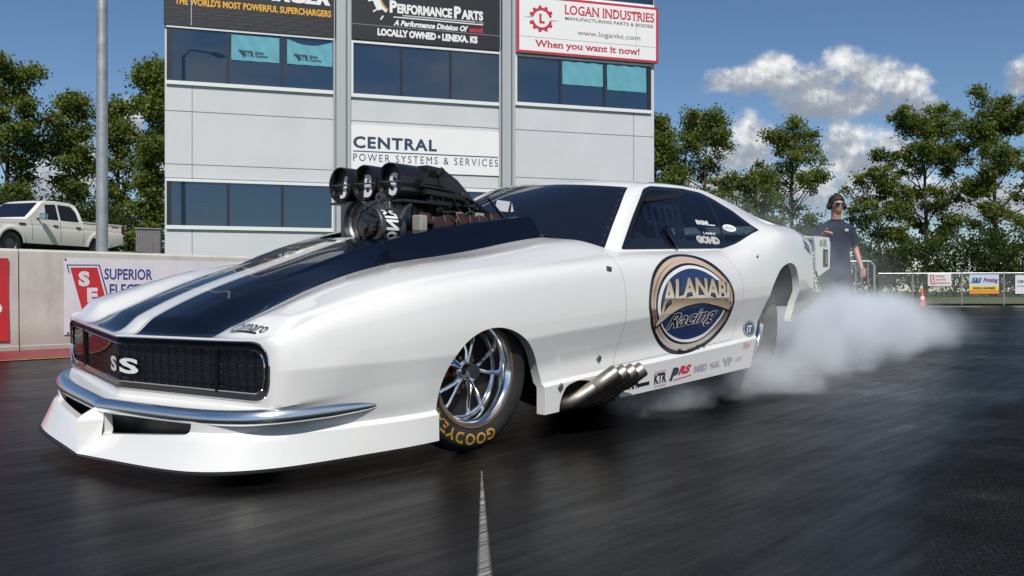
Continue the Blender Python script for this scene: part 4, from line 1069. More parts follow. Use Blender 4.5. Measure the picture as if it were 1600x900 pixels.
decal(dd, [(1.40, rk_line(1.4) + .022), (1.575, rk_line(1.575) + .030), (1.575, rk_line(1.575) + .034), (1.40, rk_line(1.4) + .026)], [[0, 1, 2, 3]], .002, 1)
dd.build('rocker_decal', [artblack, red_, pink_, teal_, grey_], car)
dd = MB()
text_decal(dd, 'MSD', (1.605, rk_line(1.6) + .040, 1.745, rk_line(1.6) + .078), .002, 4, bold=.08, slant=.045)
dd.build('rocker_decal', [artblack, red_, pink_, teal_, grey_], car)
dd = MB()
text_decal(dd, 'NGK', (1.775, rk_line(1.78) + .042, 1.885, rk_line(1.78) + .076), .002, 4, bold=.03, slant=.045)
dd.build('rocker_decal', [artblack, red_, pink_, teal_, grey_], car)
dd = MB()
text_decal(dd, 'VP', (1.915, rk_line(1.92) + .036, 2.03, rk_line(1.92) + .084), .002, 4, bold=.08, slant=.045)
dd.build('rocker_decal', [artblack, red_, pink_, teal_, grey_], car)
dd = MB()
text_decal(dd, 'ATI', (2.06, rk_line(2.06) + .05, 2.14, rk_line(2.06) + .072), .002, 2, bold=.03, slant=.045)
dd.build('rocker_decal', [artblack, red_, pink_, teal_, grey_], car)
dd = MB()
text_decal(dd, 'RW', (2.16, .318, 2.25, .352), .002, 2, bold=.05)
dd.build('rocker_decal', [artblack, red_, pink_, teal_, grey_], car)
qd = MB(); text_decal(qd, 'X20', (3.035, .930, 3.17, .992), .002, 0, bold=.06, slant=-.25); decal(qd, ring_(3.19, .915, .035, .02, 20), [list(range(20))], .002, 1); qd.build('quarter_panel_number', [artblack, pink_], car)
gd = MB()
text_decal(gd, 'GOND', (1.872, .922, 2.118, .966), .0035, 0, bold=.075); text_decal(gd, 'GOND', (1.879, .926, 2.111, .962), .0042, 1, bold=-.012)
gd.build('window_lettering', [M['letter'], artblack], dg)
gd = MB(); text_decal(gd, 'LARRY', (1.972, .977, 2.108, .991), .0035, 0, bold=.02)
gd.build('window_lettering', [M['letter'], artblack], dg)
gd = MB(); text_decal(gd, 'ENGINE', (1.942, 1.033, 2.075, 1.060), .0035, 0, bold=.05); decal(gd, [(2.080, 1.033), (2.14, 1.034), (2.14, 1.040), (2.080, 1.039)], [[0, 1, 2, 3]], .0035, 0)
gd.build('window_lettering', [M['letter'], artblack], dg)
gd = None
go = MB(); decal(go, ring_(2.275, 1.028, .064, .022, 32), [list(range(32))], .003, 0); text_decal(go, 'Mark', (2.232, 1.018, 2.318, 1.040), .004, 1, bold=.02, shear=.2); go.build('window_oval_sticker', [M['letter'], grey_], qg)
# chrome script on the header panel and pale patches on the windshield
cs = MB(); hood_uv = lambda y, x, off: on_hood(x, y, off)
text_decal(cs, 'Camaro', (-.535, -.903, -.728, -.872), .006, 0, slant=-.075, lay=lambda u, v, o: on_hood(v, u, o), bold=.0, shear=.5)
decal(cs, [(-.545, -.909), (-.690, -.898), (-.690, -.893), (-.545, -.904)], [[0, 1, 2, 3]], .006, 1, lay=lambda u, v, o: on_hood(v, u, o))
cs.build('hood_script', [M['bolt'], artblack], hood_obj)
def on_ws(u, v, off=.003): 
    i = v * (WS.shape[0] - 1); j = abs(u) * (NR - 1); i0_, j0_ = min(int(i), WS.shape[0] - 2), min(int(j), NR - 2)
    a = WS[i0_, j0_] * (1 - (j - j0_)) + WS[i0_, j0_ + 1] * (j - j0_); b = WS[i0_ + 1, j0_] * (1 - (j - j0_)) + WS[i0_ + 1, j0_ + 1] * (j - j0_); p = a + (b - a) * (i - i0_)
    return (p[0] - .4 * off, p[1] * (1 if u >= 0 else -1), p[2] + .9 * off)
wk = MB(); lf = Vector((-.002, 0, .005))
wk.add([Vector(p) + lf for p in ((1.034, -.028, 1.147), (1.027, -.132, 1.130), (.911, -.219, 1.061), (.915, -.120, 1.076))], [[0, 1, 2, 3]]); wk.add([Vector(p) + lf for p in ((1.016, -.153, 1.123), (.930, -.243, 1.064), (.918, -.232, 1.060))], [[0, 1, 2]])
wk.build('windshield_patch', pm('patch_grey', (.42, .43, .46), .5), ws)
# ================================================================= the setting
TH = rad(CAR_TH); TR = Vector((math.sin(TH), math.cos(TH), 0)); TN = Vector((math.cos(TH), -math.sin(TH), 0))   # along the track, and across it towards the camera
def track_mat():
    m, t = newmat('rubbered_track')
    o = t.obj()
    al = t.mapping(o, rot=(0, 0, -(math.pi / 2 - TH)))                      # x along the lane
    st = t.noise(t.mapping(al, scale=(.8, 8, 1)), 1.6, 8, .72)           # tyre-drag streaks
    st2 = t.noise(t.mapping(al, scale=(2.2, 48, 1)), 1.5, 6, .75)
    bl = t.noise(o, .55, 5, .6); fine = t.noise(o, 95, 4, .7)
    sep = t.n('ShaderNodeSeparateXYZ', None, i0=al); ly = sep.outputs[1]
    # bare, coarser asphalt outside the rubbered lane
    lx = sep.outputs[0]
    lim = t.math('MINIMUM', t.math('ADD', t.math('MULTIPLY', lx, .217), .24), 1.35)
    edge = t.math('ADD', t.math('SUBTRACT', ly, lim), t.math('MULTIPLY', t.math('SUBTRACT', bl, .5), .55))
    bare = t.n('ShaderNodeMapRange', {'interpolation_type': 'SMOOTHSTEP'}, i0=edge, i1=.14, i2=-.14).outputs[0]
    mixv = t.math('ADD', t.math('MULTIPLY', st, .42), t.math('MULTIPLY', bl, .58))
    c1 = t.ramp(mixv, [(.36, (.0022, .0022, .0025)), (.52, (.0055, .0053, .0052)), (.68, (.019, .018, .017))])
    c1 = t.mix(t.n('ShaderNodeMapRange', None, i0=st2, i1=.60, i2=.85).outputs[0], c1, (.024, .0225, .021, 1))
    pat = t.noise(o, 1.7, 7, .7)
    c2 = t.ramp(t.math('ADD', t.math('MULTIPLY', fine, .5), t.math('MULTIPLY', pat, .5)), [(.40, (.0045, .0045, .0050)), (.55, (.013, .013, .0135)), (.68, (.045, .045, .046))])
    col = t.mix(bare, c1, c2)
    # debris specks and old rubber balls
    vor = t.n('ShaderNodeTexVoronoi', None, Scale=7.0); t.nt.links.new(o, vor.inputs['Vector'])
    spk = t.math('LESS_THAN', vor.outputs[0], .018)
    col = t.mix(t.math('MULTIPLY', spk, .5), col, (.09, .085, .08, 1))
    gl = t.n('ShaderNodeMapRange', None, i0=t.math('ADD', t.math('MULTIPLY', bl, .45), t.math('ADD', t.math('MULTIPLY', st, .35), t.math('MULTIPLY', st2, .20))), i1=.36, i2=.64).outputs[0]     # glossy rubber against dull
    rr = t.math('SUBTRACT', .42, t.math('MULTIPLY', gl, .20)); rr = t.math('ADD', rr, t.math('MULTIPLY', bare, .25), clamp=True)
    grain = t.n('ShaderNodeMapRange', None, i0=fine, i1=.3, i2=.7, i3=.30, i4=1.9).outputs[0]
    col = t.mix(1.0, col, t.n('ShaderNodeCombineColor', None, i0=grain, i1=grain, i2=grain).outputs[0], 'MULTIPLY')
    spec = t.math('MULTIPLY', t.math('ADD', t.math('MULTIPLY', gl, .125), .02), t.math('SUBTRACT', 1.0, t.math('MULTIPLY', bare, .75)))
    h = t.math('ADD', t.math('MULTIPLY', st2, .28), t.math('MULTIPLY', fine, t.math('ADD', t.math('MULTIPLY', bare, .6), .60)))
    b = t.n('ShaderNodeBsdfPrincipled', None, Base_Color=col, Roughness=rr, Normal=t.bump(h, .4, .005))
    t.nt.links.new(spec, b.inputs['Specular IOR Level'])
    t.out(b); return m
def flat(name, pts, z, mat, kind='structure'):
    g = MB(); g.add([(x, y, z) for x, y in pts], [list(range(len(pts)))]); return tag(g.build(name, mat), kind=kind)
M['track'] = track_mat()
M['grass'] = pm('grass', (.050, .085, .022), .9, var=.5, vscale=3.0, bump=.6, bscale=25)
flat('ground', [(-900, -300), (900, -300), (900, 1500), (-900, 1500)], -.006, M['grass'])
def P2(a, c, base=Vector((-0.7904, 4.1784, 0))): q = base + TR * a + TN * c; return (q.x, q.y)
flat('track', [P2(-40, -9.5), P2(-40, 40), P2(60, 60), P2(60, -9.5)], 0.0, M['track'])
# sun glint off the front wheel, painted as a pale wedge on the track
def glint_mat():
    m, t = newmat('painted_glint'); al = t.mapping(t.obj(), rot=(0, 0, -(math.pi / 2 - TH))); n = t.noise(t.mapping(al, scale=(.8, 60, 1)), 1.5, 5, .7)
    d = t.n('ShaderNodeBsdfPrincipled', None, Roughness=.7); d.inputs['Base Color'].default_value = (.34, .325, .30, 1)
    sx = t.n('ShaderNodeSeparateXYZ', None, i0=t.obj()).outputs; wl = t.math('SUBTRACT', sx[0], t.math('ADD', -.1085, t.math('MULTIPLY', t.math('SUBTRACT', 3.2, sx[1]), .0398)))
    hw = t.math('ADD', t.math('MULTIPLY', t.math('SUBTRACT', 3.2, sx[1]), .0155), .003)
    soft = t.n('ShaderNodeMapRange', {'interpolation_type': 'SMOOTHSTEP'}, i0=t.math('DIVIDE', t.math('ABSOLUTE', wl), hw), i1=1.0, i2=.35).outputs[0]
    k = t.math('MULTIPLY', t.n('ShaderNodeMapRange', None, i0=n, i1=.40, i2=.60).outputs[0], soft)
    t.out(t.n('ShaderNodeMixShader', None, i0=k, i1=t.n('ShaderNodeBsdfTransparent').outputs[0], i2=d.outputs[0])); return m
flat('track_glint_paint', [(-.113, 3.22), (-.104, 3.22), (-.038, 2.02), (-.085, 2.02)], .004, glint_mat())
# far turn-out: pale worn paint and the verge where the asphalt ends
M['oldpaint'] = pm('worn_white_paint', (.55, .55, .54), .7, var=.35, vscale=14)
for (x0, x1, y) in ((15.6, 19.5, 37.5), (12.6, 14.1, 40.0), (21.0, 26.0, 37.2)):
    flat('track_marking', [(x0, y), (x1, y - .5), (x1 + .15, y + .35), (x0 + .1, y + .8)], .004, M['oldpaint'])
flat('verge', [(-5, 44.5), (60, 42.0), (200, 42), (200, 120), (-5, 120)], .045, pm('dry_verge', (.13, .115, .075), .95, var=.45, vscale=4, bump=.5, bscale=30))
flat('grass_bank', [(-3, 47.5), (200, 46), (200, 300), (-3, 300)], .30, M['grass'])
cv = MB(); cv.add([(-5, 44.5, 0.046), (60, 42.0, .046), (200, 42, .046), (200, 46.2, .31), (-3, 47.7, .31)], [[0, 1, 2, 3, 4]]); tag(cv.build('bank_slope', pm('bank_grass', (.085, .10, .035), .95, var=.5, vscale=5, bump=.6, bscale=30)), kind='structure')

# painted red strip and the concrete barrier along the lane
WB0 = Vector((-5.474, 9.58, 0)); WN = TN
def wall_pt(a, c, z): q = WB0 + TR * a + WN * c; return Vector((q.x, q.y, z))
red = pm('red_track_paint', (.24, .022, .026), .45, var=.35, vscale=6, bump=.2, bscale=60, rvar=.15)
g = MB(); g.add([wall_pt(-30, 0, .006), wall_pt(18.5, 0, .006), wall_pt(18.5, 1.38, .006), wall_pt(-30, 1.38, .006)], [[0, 1, 2, 3]]); tag(g.build('red_strip', red), kind='structure')
g = MB(); g.add([wall_pt(-30, 1.38, .008), wall_pt(18.5, 1.38, .008), wall_pt(18.5, 1.47, .008), wall_pt(-30, 1.47, .008)], [[0, 1, 2, 3]]); tag(g.build('track_edge_line', pm('yellow_edge_paint', (.36, .22, .045), .6, var=.5, vscale=9)), kind='structure')
def concrete():
    m, t = newmat('barrier_concrete'); o = t.obj(); sp = t.n('ShaderNodeSeparateXYZ', None, i0=o)
    a = t.noise(o, 2.2, 6, .65); b = t.noise(t.mapping(o, scale=(3, 3, .5)), 3, 5, .6); f = t.noise(o, 70, 3, .6)
    col = t.ramp(t.math('ADD', t.math('MULTIPLY', a, .6), t.math('MULTIPLY', b, .4)), [(.3, (.40, .38, .34)), (.5, (.51, .49, .445)), (.7, (.58, .56, .52))])
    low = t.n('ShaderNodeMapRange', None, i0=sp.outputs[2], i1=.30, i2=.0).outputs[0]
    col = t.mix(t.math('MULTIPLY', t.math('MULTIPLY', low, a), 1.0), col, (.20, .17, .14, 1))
    pit = t.math('GREATER_THAN', f, .68); col = t.mix(t.math('MULTIPLY', pit, .35), col, (.22, .20, .17, 1))
    bs = t.n('ShaderNodeBsdfPrincipled', None, Base_Color=col, Roughness=.9, Normal=t.bump(t.math('ADD', f, a), .25, .01)); t.out(bs); return m
bar = thing('concrete_barrier', 'long pale concrete trackside barrier with sponsor banners behind the drag car', 'barrier', (0, 0, 0))
prof_ = [(0, 0.0), (0, .05), (-.012, .06), (-.035, 1.085), (-.06, 1.112), (-.26, 1.112), (-.285, 1.085), (-.30, 0)]
for a0 in np.arange(-24.2, 12.0, 6.1):
    g = MB(); V_ = [wall_pt(a0 + .006, c, z) for c, z in prof_] + [wall_pt(a0 + 6.09, c, z) for c, z in prof_]; n = len(prof_)
    g.add(V_, [list(range(n)), list(range(n, 2 * n))[::-1]] + [[i, (i + 1) % n, n + (i + 1) % n, n + i] for i in range(n)])
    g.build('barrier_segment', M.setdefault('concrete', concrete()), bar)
def banner_frame(a0, off=.014):
    """point on the barrier face at distance a along it and height z"""
    return lambda u, v, w=0.0: wall_pt(a0 + u, -.012 - .023 * (v - .06) / 1.02 + off + w + .004 * math.sin(u * 5 + v * 7), v)
vinyl = pm('white_vinyl', (.66, .66, .70), .5, var=.06, vscale=5); vred = pm('red_vinyl', (.50, .028, .035), .45, var=.12, vscale=4); vblue = pm('blue_print', (.035, .04, .22), .5); vwhite = pm('white_print', (.72, .72, .72), .5)
def sheet(fr, u0, v0, u1, v1, mb, mat=0, w=0.0, nu=24, nv=8, poly=None):
    if poly is None: mb.add([fr(u0 + (u1 - u0) * i / nu, v0 + (v1 - v0) * j / nv, w) for i in range(nu + 1) for j in range(nv + 1)], grid_faces(nu + 1, nv + 1), mat, True)
    else: mb.add([fr(u, v, w) for u, v in poly], [list(range(len(poly)))], mat)
def slab(fr, u0, v0, u1, v1, mb, mat=0, w=.004):
    """thin cloth with a little thickness"""
    sheet(fr, u0, v0, u1, v1, mb, mat, w); sheet(fr, u0, v0, u1, v1, mb, mat, 0.0)
# along-barrier distance and height of the marks (measured at the barrier face)
fr = banner_frame(0.0)
g = MB(); slab(fr, -2.2, .115, .088, 1.005, g, 0)
put_text(g, 'O', fr, (-.125, .40, .022, .53), 1, .007, bold=.03)
rb_ = tag(g.build('barrier_banner', [vred, vwhite]), 'plain red vinyl banner on the concrete barrier at the left edge of view', 'banner', group='banners hung on the concrete barrier')
g = MB(); slab(fr, .66, .16, 3.35, 1.030, g, 0)
g.add([fr(u, v, .006) for u, v in ((.690, .952), (1.062, .958), (1.27, .16), (.885, .16))], [[0, 1, 2, 3]], 1)
g.add([fr(u, v, .008) for u, v in ((.706, .938), (1.050, .944), (1.245, .178), (.895, .178))], [[0, 1, 2, 3]], 0)
g.add([fr(u, v, .010) for u, v in ((.730, .918), (1.034, .923), (1.215, .20), (.918, .20))], [[0, 1, 2, 3]], 2)
put_text(g, 'S', fr, (.818, .705, .945, .880), 0, .012, bold=.06); put_text(g, 'E', fr, (.912, .520, 1.035, .690), 0, .012, bold=.06)
put_text(g, 'SUPERIOR', fr, (1.115, .785, 1.69, .915), 1, .006, bold=.02); put_text(g, 'ELECTRIC', fr, (1.175, .60, 1.76, .735), 1, .006, bold=.02)
for u, v in ((.68, 1.01), (3.32, 1.01), (2.78, .985), (.70, .18)): g.lathe([(.012, 0), (.010, .006), (.001, .007)], WN, fr(u, v, .006), 8, 1)
tag(g.build('barrier_banner', [vinyl, vblue, vred]), 'white vinyl banner with slanted red S E panel and blue SUPERIOR lettering on the barrier', 'banner', group='banners hung on the concrete barrier')

# raised ground behind the barrier (hidden by it) that carries the tower, the truck and the trees on the left
ter = MB(); T0 = [wall_pt(-30, -.32, 0.0), wall_pt(22, -.32, 0.0), Vector((9.5, 30, 0)), Vector((9.5, 42, 0)), Vector((-3.2, 110, 0)), Vector((-120, 110, 0)), Vector((-120, -10, 0))]
cen = Vector((-25, 45, 0)); top_ = [p + (cen - p).normalized() * 3.5 for p in T0]
n = len(T0); ter.add([(p.x, p.y, 0) for p in T0] + [(p.x, p.y, 1.08) for p in top_], [list(range(n, 2 * n))] + [[i, (i + 1) % n, n + (i + 1) % n, n + i] for i in range(n)])
ter.add([(-70, 20.0, 1.07), (-9.9, 20.0, 1.07), (-9.9, 23.5, 1.70), (-70, 23.5, 1.70), (-9.9, 90, 1.80), (-70, 90, 1.80), (-9.9, 90, 1.0), (-9.9, 23.5, 1.0)], [[0, 1, 2, 3], [3, 2, 4, 5], [2, 7, 6, 4], [1, 7, 2]])
tag(ter.build('terrace', M['grass']), kind='structure')

# ---------------------------------------------------------------- timing tower
FA = math.atan2(.291, .957)
tower = thing('timing_tower', 'grey panelled timing tower with bands of dark windows and sponsor signs', 'tower', (-9.3, 24.0, 0), FA)
M['panel'] = pm('metal_cladding', (.565, .575, .60), .42, var=.05, vscale=.55, bump=.25, bscale=.9, rvar=.06); M['joint'] = pm('panel_joint', (.13, .135, .15), .6); M['frame'] = pm('window_frame_white', (.72, .73, .74), .4)
M['mullion'] = pm('dark_mullion', (.02, .022, .026), .4); M['pilaster'] = pm('pilaster_grey', (.40, .42, .44), .45)
def winglass():
    m, t = newmat('blue_tinted_glass')
    d = t.n('ShaderNodeBsdfPrincipled', None, Roughness=.02); d.inputs['Base Color'].default_value = (.010, .027, .052, 1); d.inputs['Specular IOR Level'].default_value = .8
    bmp = t.bump(t.noise(t.obj(), .5, 2), .02, .05); t.nt.links.new(bmp, d.inputs['Normal'])
    gl = t.n('ShaderNodeBsdfGlossy', None, Roughness=.015, Color=(.75, .85, 1, 1), Normal=bmp)
    t.out(t.n('ShaderNodeMixShader', None, i0=.06, i1=d.outputs[0], i2=gl.outputs[0])); return m
M['winglass'] = winglass()
w = MB(); w.box2((0, 0, .9), (14.39, 9.0, 13.2)); w.build('wall', M['panel'], tower)
jn = MB()
for (k0, k1) in ((0.0, 4.52), (4.92, 9.38), (9.78, 14.39)):
    for z in (5.50, 4.07, 3.70, 9.55): jn.box2((k0, -.004, z - .009), (k1, .0, z + .009))
for k in (.69, 13.69): 
    for z0, z1 in ((.95, 2.36), (3.66, 6.24)): jn.box2((k - .008, -.0045, z0), (k + .008, .0, z1))
jn.build('panel_joints', M['joint'], tower)['kind'] = 'stuff'
for k0, k1 in ((4.52, 4.92), (9.38, 9.78)):
    p = MB(); p.box2((k0, -.16, .9), (k1, 0.0, 13.2)); p.box2((k0 + .10, -.175, .9), (k0 + .30, -.16, 13.2)); q = p.build('pilaster', M['pilaster'], tower)
    p = MB(); p.box2((k0 + .255, -.185, .9), (k0 + .30, -.175, 13.2)); p.build('pilaster_groove', M['joint'], q)
    p = MB(); p.tube([(k0 - .05, -.06, .9), (k0 - .05, -.06, 13.0)], .035, 8); p.build('downpipe', M['pilaster'], tower)
def window(k0, k1, z0, z1, divs, wrap=None):
    f = MB()
    f.box2((k0 - .06, -.07, z0 - .10), (k1 + .06, .0, z0)); f.box2((k0 - .06, -.07, z1), (k1 + .06, .0, z1 + .06))
    if wrap != 'l': f.box2((k0 - .06, -.07, z0), (k0, .0, z1))
    if wrap != 'r': f.box2((k1, -.07, z0), (k1 + .06, .0, z1))
    o = f.build('window', M['frame'], tower)
    for d in divs: m_ = MB(); m_.box2((d - .035, -.05, z0), (d + .035, -.006, z1)); m_.build('mullion', M['mullion'], o)
    m_ = MB()
    if wrap == 'l': m_.box2((k0 - .05, -.045, z0), (k0 + .06, .3, z1))
    if wrap == 'r': m_.box2((k1 - .06, -.045, z0), (k1 + .05, .3, z1))
    if wrap: m_.build('corner_post', M['mullion'], o)
    g_ = MB(); g_.box2((k0, -.020, z0), (k1, -.005, z1)); g_.build('pane', M['winglass'], o)
window(.10, 4.44, 6.30, 7.72, (1.61, 3.05), 'l'); window(5.00, 9.30, 6.26, 7.70, (6.38, 7.83)); window(9.86, 14.22, 6.32, 7.69, (11.24, 12.69), 'r')
window(.10, 4.40, 2.42, 3.60, (1.62, 3.05), 'l'); window(5.00, 9.30, 2.42, 3.58, (6.38, 7.83)); window(9.86, 14.22, 2.42, 3.58, (11.24, 12.69), 'r')
window(.10, 4.44, 9.62, 11.0, (1.61, 3.05), 'l'); window(5.00, 9.30, 9.62, 11.0, (6.38, 7.83)); window(9.86, 14.30, 9.62, 11.0, (11.24, 12.69), 'r')
TWM = Matrix.Translation((-9.3, 24.0, 0)) @ Matrix.Rotation(FA, 4, 'Z')
def on_tower(d=0.0): return lambda u, v, w=0.0: TWM @ Vector((u, -d - w, v))
def sign(name, k0, k1, z0, z1, mat, d0=.02, th=.07):
    s = MB(); f = on_tower(d0)
    P = [f(k0, z0, 0), f(k1, z0, 0), f(k1, z1, 0), f(k0, z1, 0), f(k0, z0, th), f(k1, z0, th), f(k1, z1, th), f(k0, z1, th)]
    s.add(P, [[3, 2, 1, 0], [4, 5, 6, 7], [0, 1, 5, 4], [1, 2, 6, 5], [2, 3, 7, 6], [3, 0, 4, 7]]); return s, on_tower(d0 + th + .004)
sg_black = pm('black_sign_face', (.012, .013, .017), .45); sg_white = pm('white_sign_face', (.78, .78, .78), .45); sg_red = pm('red_sign_print', (.50, .02, .05), .5); sg_grey = pm('grey_sign_print', (.12, .12, .125), .5)
sg_yel = pm('amber_sign_print', (.78, .40, .02), .5); sg_navy = pm('navy_sign_print', (.018, .045, .10), .5); sg_dk = pm('charcoal_sign_pattern', (.035, .035, .040), .5)
SIGNS = 'sponsor signs on the tower'
s, f = sign('s', -.02, 4.58, 7.78, 9.54, sg_black)
random.seed(2)
for r in range(6):
    for c in range(9):
        u = -.0 + c * .54 + (r % 2) * .2; v = 7.82 + r * .095
        if u + .44 < 4.56: s.add([f(u, v, 0), f(u + .40, v + .02, 0), f(u + .44, v + .055, 0), f(u + .04, v + .035, 0)], [[0, 1, 2, 3]], 4)
put_text(s, "THE WORLD'S MOST POWERFUL SUPERCHARGERS", f, (.26, 8.345, 4.38, 8.535), 1, .003, bold=.03)
put_text(s, 'PROCHARGER', f, (.45, 8.66, 4.36, 9.02), 2, .003, bold=.06, shear=.3)
s.add([f(.665, 7.80, .006), f(.685, 7.80, .006), f(.685, 9.5, .006), f(.665, 9.5, .006)], [[0, 1, 2, 3]], 3)
tag(s.build('sponsor_sign', [sg_black, sg_yel, sg_white, M['pilaster'], sg_dk]), 'black sign with amber THE WORLD\'S MOST POWERFUL SUPERCHARGERS line on the tower', 'sign', SIGNS)
s, f = sign('s', 4.96, 9.36, 7.80, 9.54, sg_black)
put_text(s, 'P', f, (6.03, 8.63, 6.24, 8.99), 1, .003, bold=.05); put_text(s, 'ERFORMANCE', f, (6.25, 8.63, 7.86, 8.91), 1, .003, bold=.05); put_text(s, 'P', f, (7.92, 8.63, 8.13, 8.99), 1, .003, bold=.05); put_text(s, 'ARTS', f, (8.14, 8.63, 8.80, 8.91), 1, .003, bold=.05)
s.add([f(6.14, 8.50, .003), f(8.80, 8.50, .003), f(8.80, 8.53, .003), f(6.14, 8.53, .003)], [[0, 1, 2, 3]], 1)
s.add([f(6.4, 8.555, .003), f(8.56, 8.555, .003), f(8.56, 8.60, .003), f(6.4, 8.60, .003)], [[0, 1, 2, 3]], 2)
put_text(s, 'COM', f, (8.60, 8.545, 8.80, 8.605), 2, .003, bold=.03)
put_text(s, 'A Performance Division Of', f, (6.14, 8.27, 8.34, 8.44), 1, .003, bold=.045, shear=.3); put_text(s, 'summit', f, (8.37, 8.27, 8.80, 8.42), 3, .003, bold=.05, shear=.3)
put_text(s, 'LOCALLY OWNED \u2022 LENEXA, KS', f, (5.68, 7.91, 8.63, 8.16), 1, .003, bold=.06)
s.add([f(4.96, 8.225, .003), f(9.36, 8.225, .003), f(9.36, 8.235, .003), f(4.96, 8.235, .003)], [[0, 1, 2, 3]], 2)
cx, cz = 6.25, 9.12
arcp = lambda r, a: f(cx + r * math.cos(rad(a)), cz + r * math.sin(rad(a)), .003)
AA = np.linspace(110, 237, 30)
s.add([arcp(.72 - .12 * (a > 220) , a) for a in AA] + [arcp(.52, a) for a in AA], [[i, i + 1, 31 + i, 30 + i] for i in range(29)], 1)
s.add([arcp(.505, a) for a in AA] + [arcp(.475, a) for a in AA], [[i, i + 1, 31 + i, 30 + i] for i in range(29)], 4)
for a in (150, 172, 194, 216, 236): s.add([arcp(.72, a - 1.5), arcp(.86, a - 1.5), arcp(.86, a + 1.5), arcp(.72, a + 1.5)], [[0, 1, 2, 3]], 1)
tag(s.build('sponsor_sign', [sg_black, sg_white, M['pilaster'], sg_red, sg_yel]), 'black PERFORMANCE PARTS sign with white gauge arc in the middle of the tower', 'sign', SIGNS)
s, f = sign('s', 9.82, 14.46, 7.79, 9.52, sg_white, .02, .14)
for u0, v0, u1, v1 in ((9.82, 7.79, 14.46, 7.86), (9.82, 9.45, 14.46, 9.52), (9.82, 7.86, 9.90, 9.45), (14.38, 7.86, 14.46, 9.45)): s.add([f(u0, v0), f(u1, v0), f(u1, v1), f(u0, v1)], [[0, 1, 2, 3]], 1)
put_text(s, 'LOGAN INDUSTRIES', f, (11.33, 9.04, 14.32, 9.33), 1, 0, bold=.018, serif=True)
put_text(s, 'MANUFACTURING PARTS & BODIES', f, (11.35, 8.87, 14.28, 8.97), 2, 0, bold=.012); put_text(s, 'www.logankc.com', f, (11.76, 8.40, 13.84, 8.60), 2, 0, bold=.0)
put_text(s, 'When you want it now!', f, (10.38, 7.93, 13.82, 8.20), 1, 0, bold=.022, serif=True)
for v in (8.27, ): s.add([f(9.92, v), f(14.36, v), f(14.36, v + .006), f(9.92, v + .006)], [[0, 1, 2, 3]], 2)
s.add([f(13.70, 7.88), f(13.706, 7.88), f(13.706, 9.43), f(13.70, 9.43)], [[0, 1, 2, 3]], 2)
gc = (10.60, 8.835)
for half in (1, -1):
    A = np.linspace(12, 168, 40) * half; N_ = 40
    ro = lambda a: .40 if int((abs(a) + 4) / 15.6) % 2 == 0 else .335
    s.add([f(gc[0] + ro(a) * math.cos(rad(a)), gc[1] + ro(a) * math.sin(rad(a))) for a in A] + [f(gc[0] + .255 * math.cos(rad(a)), gc[1] + .255 * math.sin(rad(a))) for a in A], [[i, i + 1, N_ + i + 1, N_ + i] for i in range(N_ - 1)], 1)
put_text(s, 'L', f, (10.51, 8.70, 10.70, 8.98), 1, .002, bold=.05, serif=True)
s.add([f(10.02, 8.86), f(10.33, 8.90), f(10.33, 8.85)], [[0, 1, 2]], 3); s.add([f(11.18, 8.82), f(10.86, 8.78), f(10.86, 8.83)], [[0, 1, 2]], 3)
tag(s.build('sponsor_sign', [sg_white, sg_red, sg_grey, M['pilaster']]), 'white red-bordered LOGAN INDUSTRIES sign with gear emblem at the right of the tower', 'sign', SIGNS)
s, f = sign('s', 4.93, 9.34, 4.08, 5.38, sg_white, .008, .03)
put_text(s, 'CENTRAL', f, (5.0, 4.715, 7.42, 5.06), 1, 0, bold=.035, space=1.15)
s.add([f(5.0, 4.615), f(9.27, 4.615), f(9.27, 4.645), f(5.0, 4.645)], [[0, 1, 2, 3]], 1); put_text(s, 'POWER SYSTEMS & SERVICES', f, (5.0, 4.35, 9.27, 4.56), 1, 0, bold=.0, space=1.35)
tag(s.build('sponsor_sign', [sg_white, sg_navy]), 'white CENTRAL POWER SYSTEMS sign with navy letters below the middle windows', 'sign', SIGNS)
cy = pm('pale_blue_cloth', (.11, .35, .43), .7, var=.08, vscale=3); cyd = pm('teal_print', (.01, .05, .09), .6)
def cloth(k0, k1, z0, z1, sag, label, text=None, d=.024):
    s = MB(); f0 = on_tower(d); nu, nv = 20, 8
    V_ = []
    for i in range(nu + 1):
        for j in range(nv + 1):
            u = i / nu; v = j / nv; V_.append(f0(k0 + (k1 - k0) * u, z0 + (z1 - z0) * v - sag * math.sin(math.pi * u) * v, .012 + .010 * math.sin(u * 19 + v * 6)))
    s.add(V_, grid_faces(nu + 1, nv + 1), 0, True); f1 = on_tower(d + .028)
    if text:
        w_ = k1 - k0; put_text(s, 'BTR', f1, (k0 + .24 * w_, z0 + .12, k0 + .47 * w_, z0 + .28), 1, 0, bold=.04); put_text(s, 'Brian', f1, (k0 + .49 * w_, z0 + .20, k0 + .68 * w_, z0 + .28), 1, 0, bold=.03); put_text(s, 'Tooley', f1, (k0 + .49 * w_, z0 + .10, k0 + .76 * w_, z0 + .18), 1, 0, bold=.03)
        for q in range(3): s.add([f1(k0 + (.14 + .03 * q) * w_, z0 + .29 - .0 * q), f1(k0 + (.17 + .03 * q) * w_, z0 + .29), f1(k0 + (.25 + .01 * q) * w_, z0 + .17 - .02 * q), f1(k0 + (.23 + .01 * q) * w_, z0 + .17 - .02 * q)], [[0, 1, 2, 3]], 1)
    o = s.build('window_banner', [cy, cyd]); tag(o, label, 'banner', 'pale blue cloths in the tower windows')
cloth(1.70, 2.97, 6.97, 7.66, .0, 'pale blue BTR banner hanging straight in the middle pane of the left upper window', True)
cloth(3.18, 4.42, 6.97, 7.66, .14, 'pale blue BTR banner with sagging top edge beside the grey tower pilaster', True)
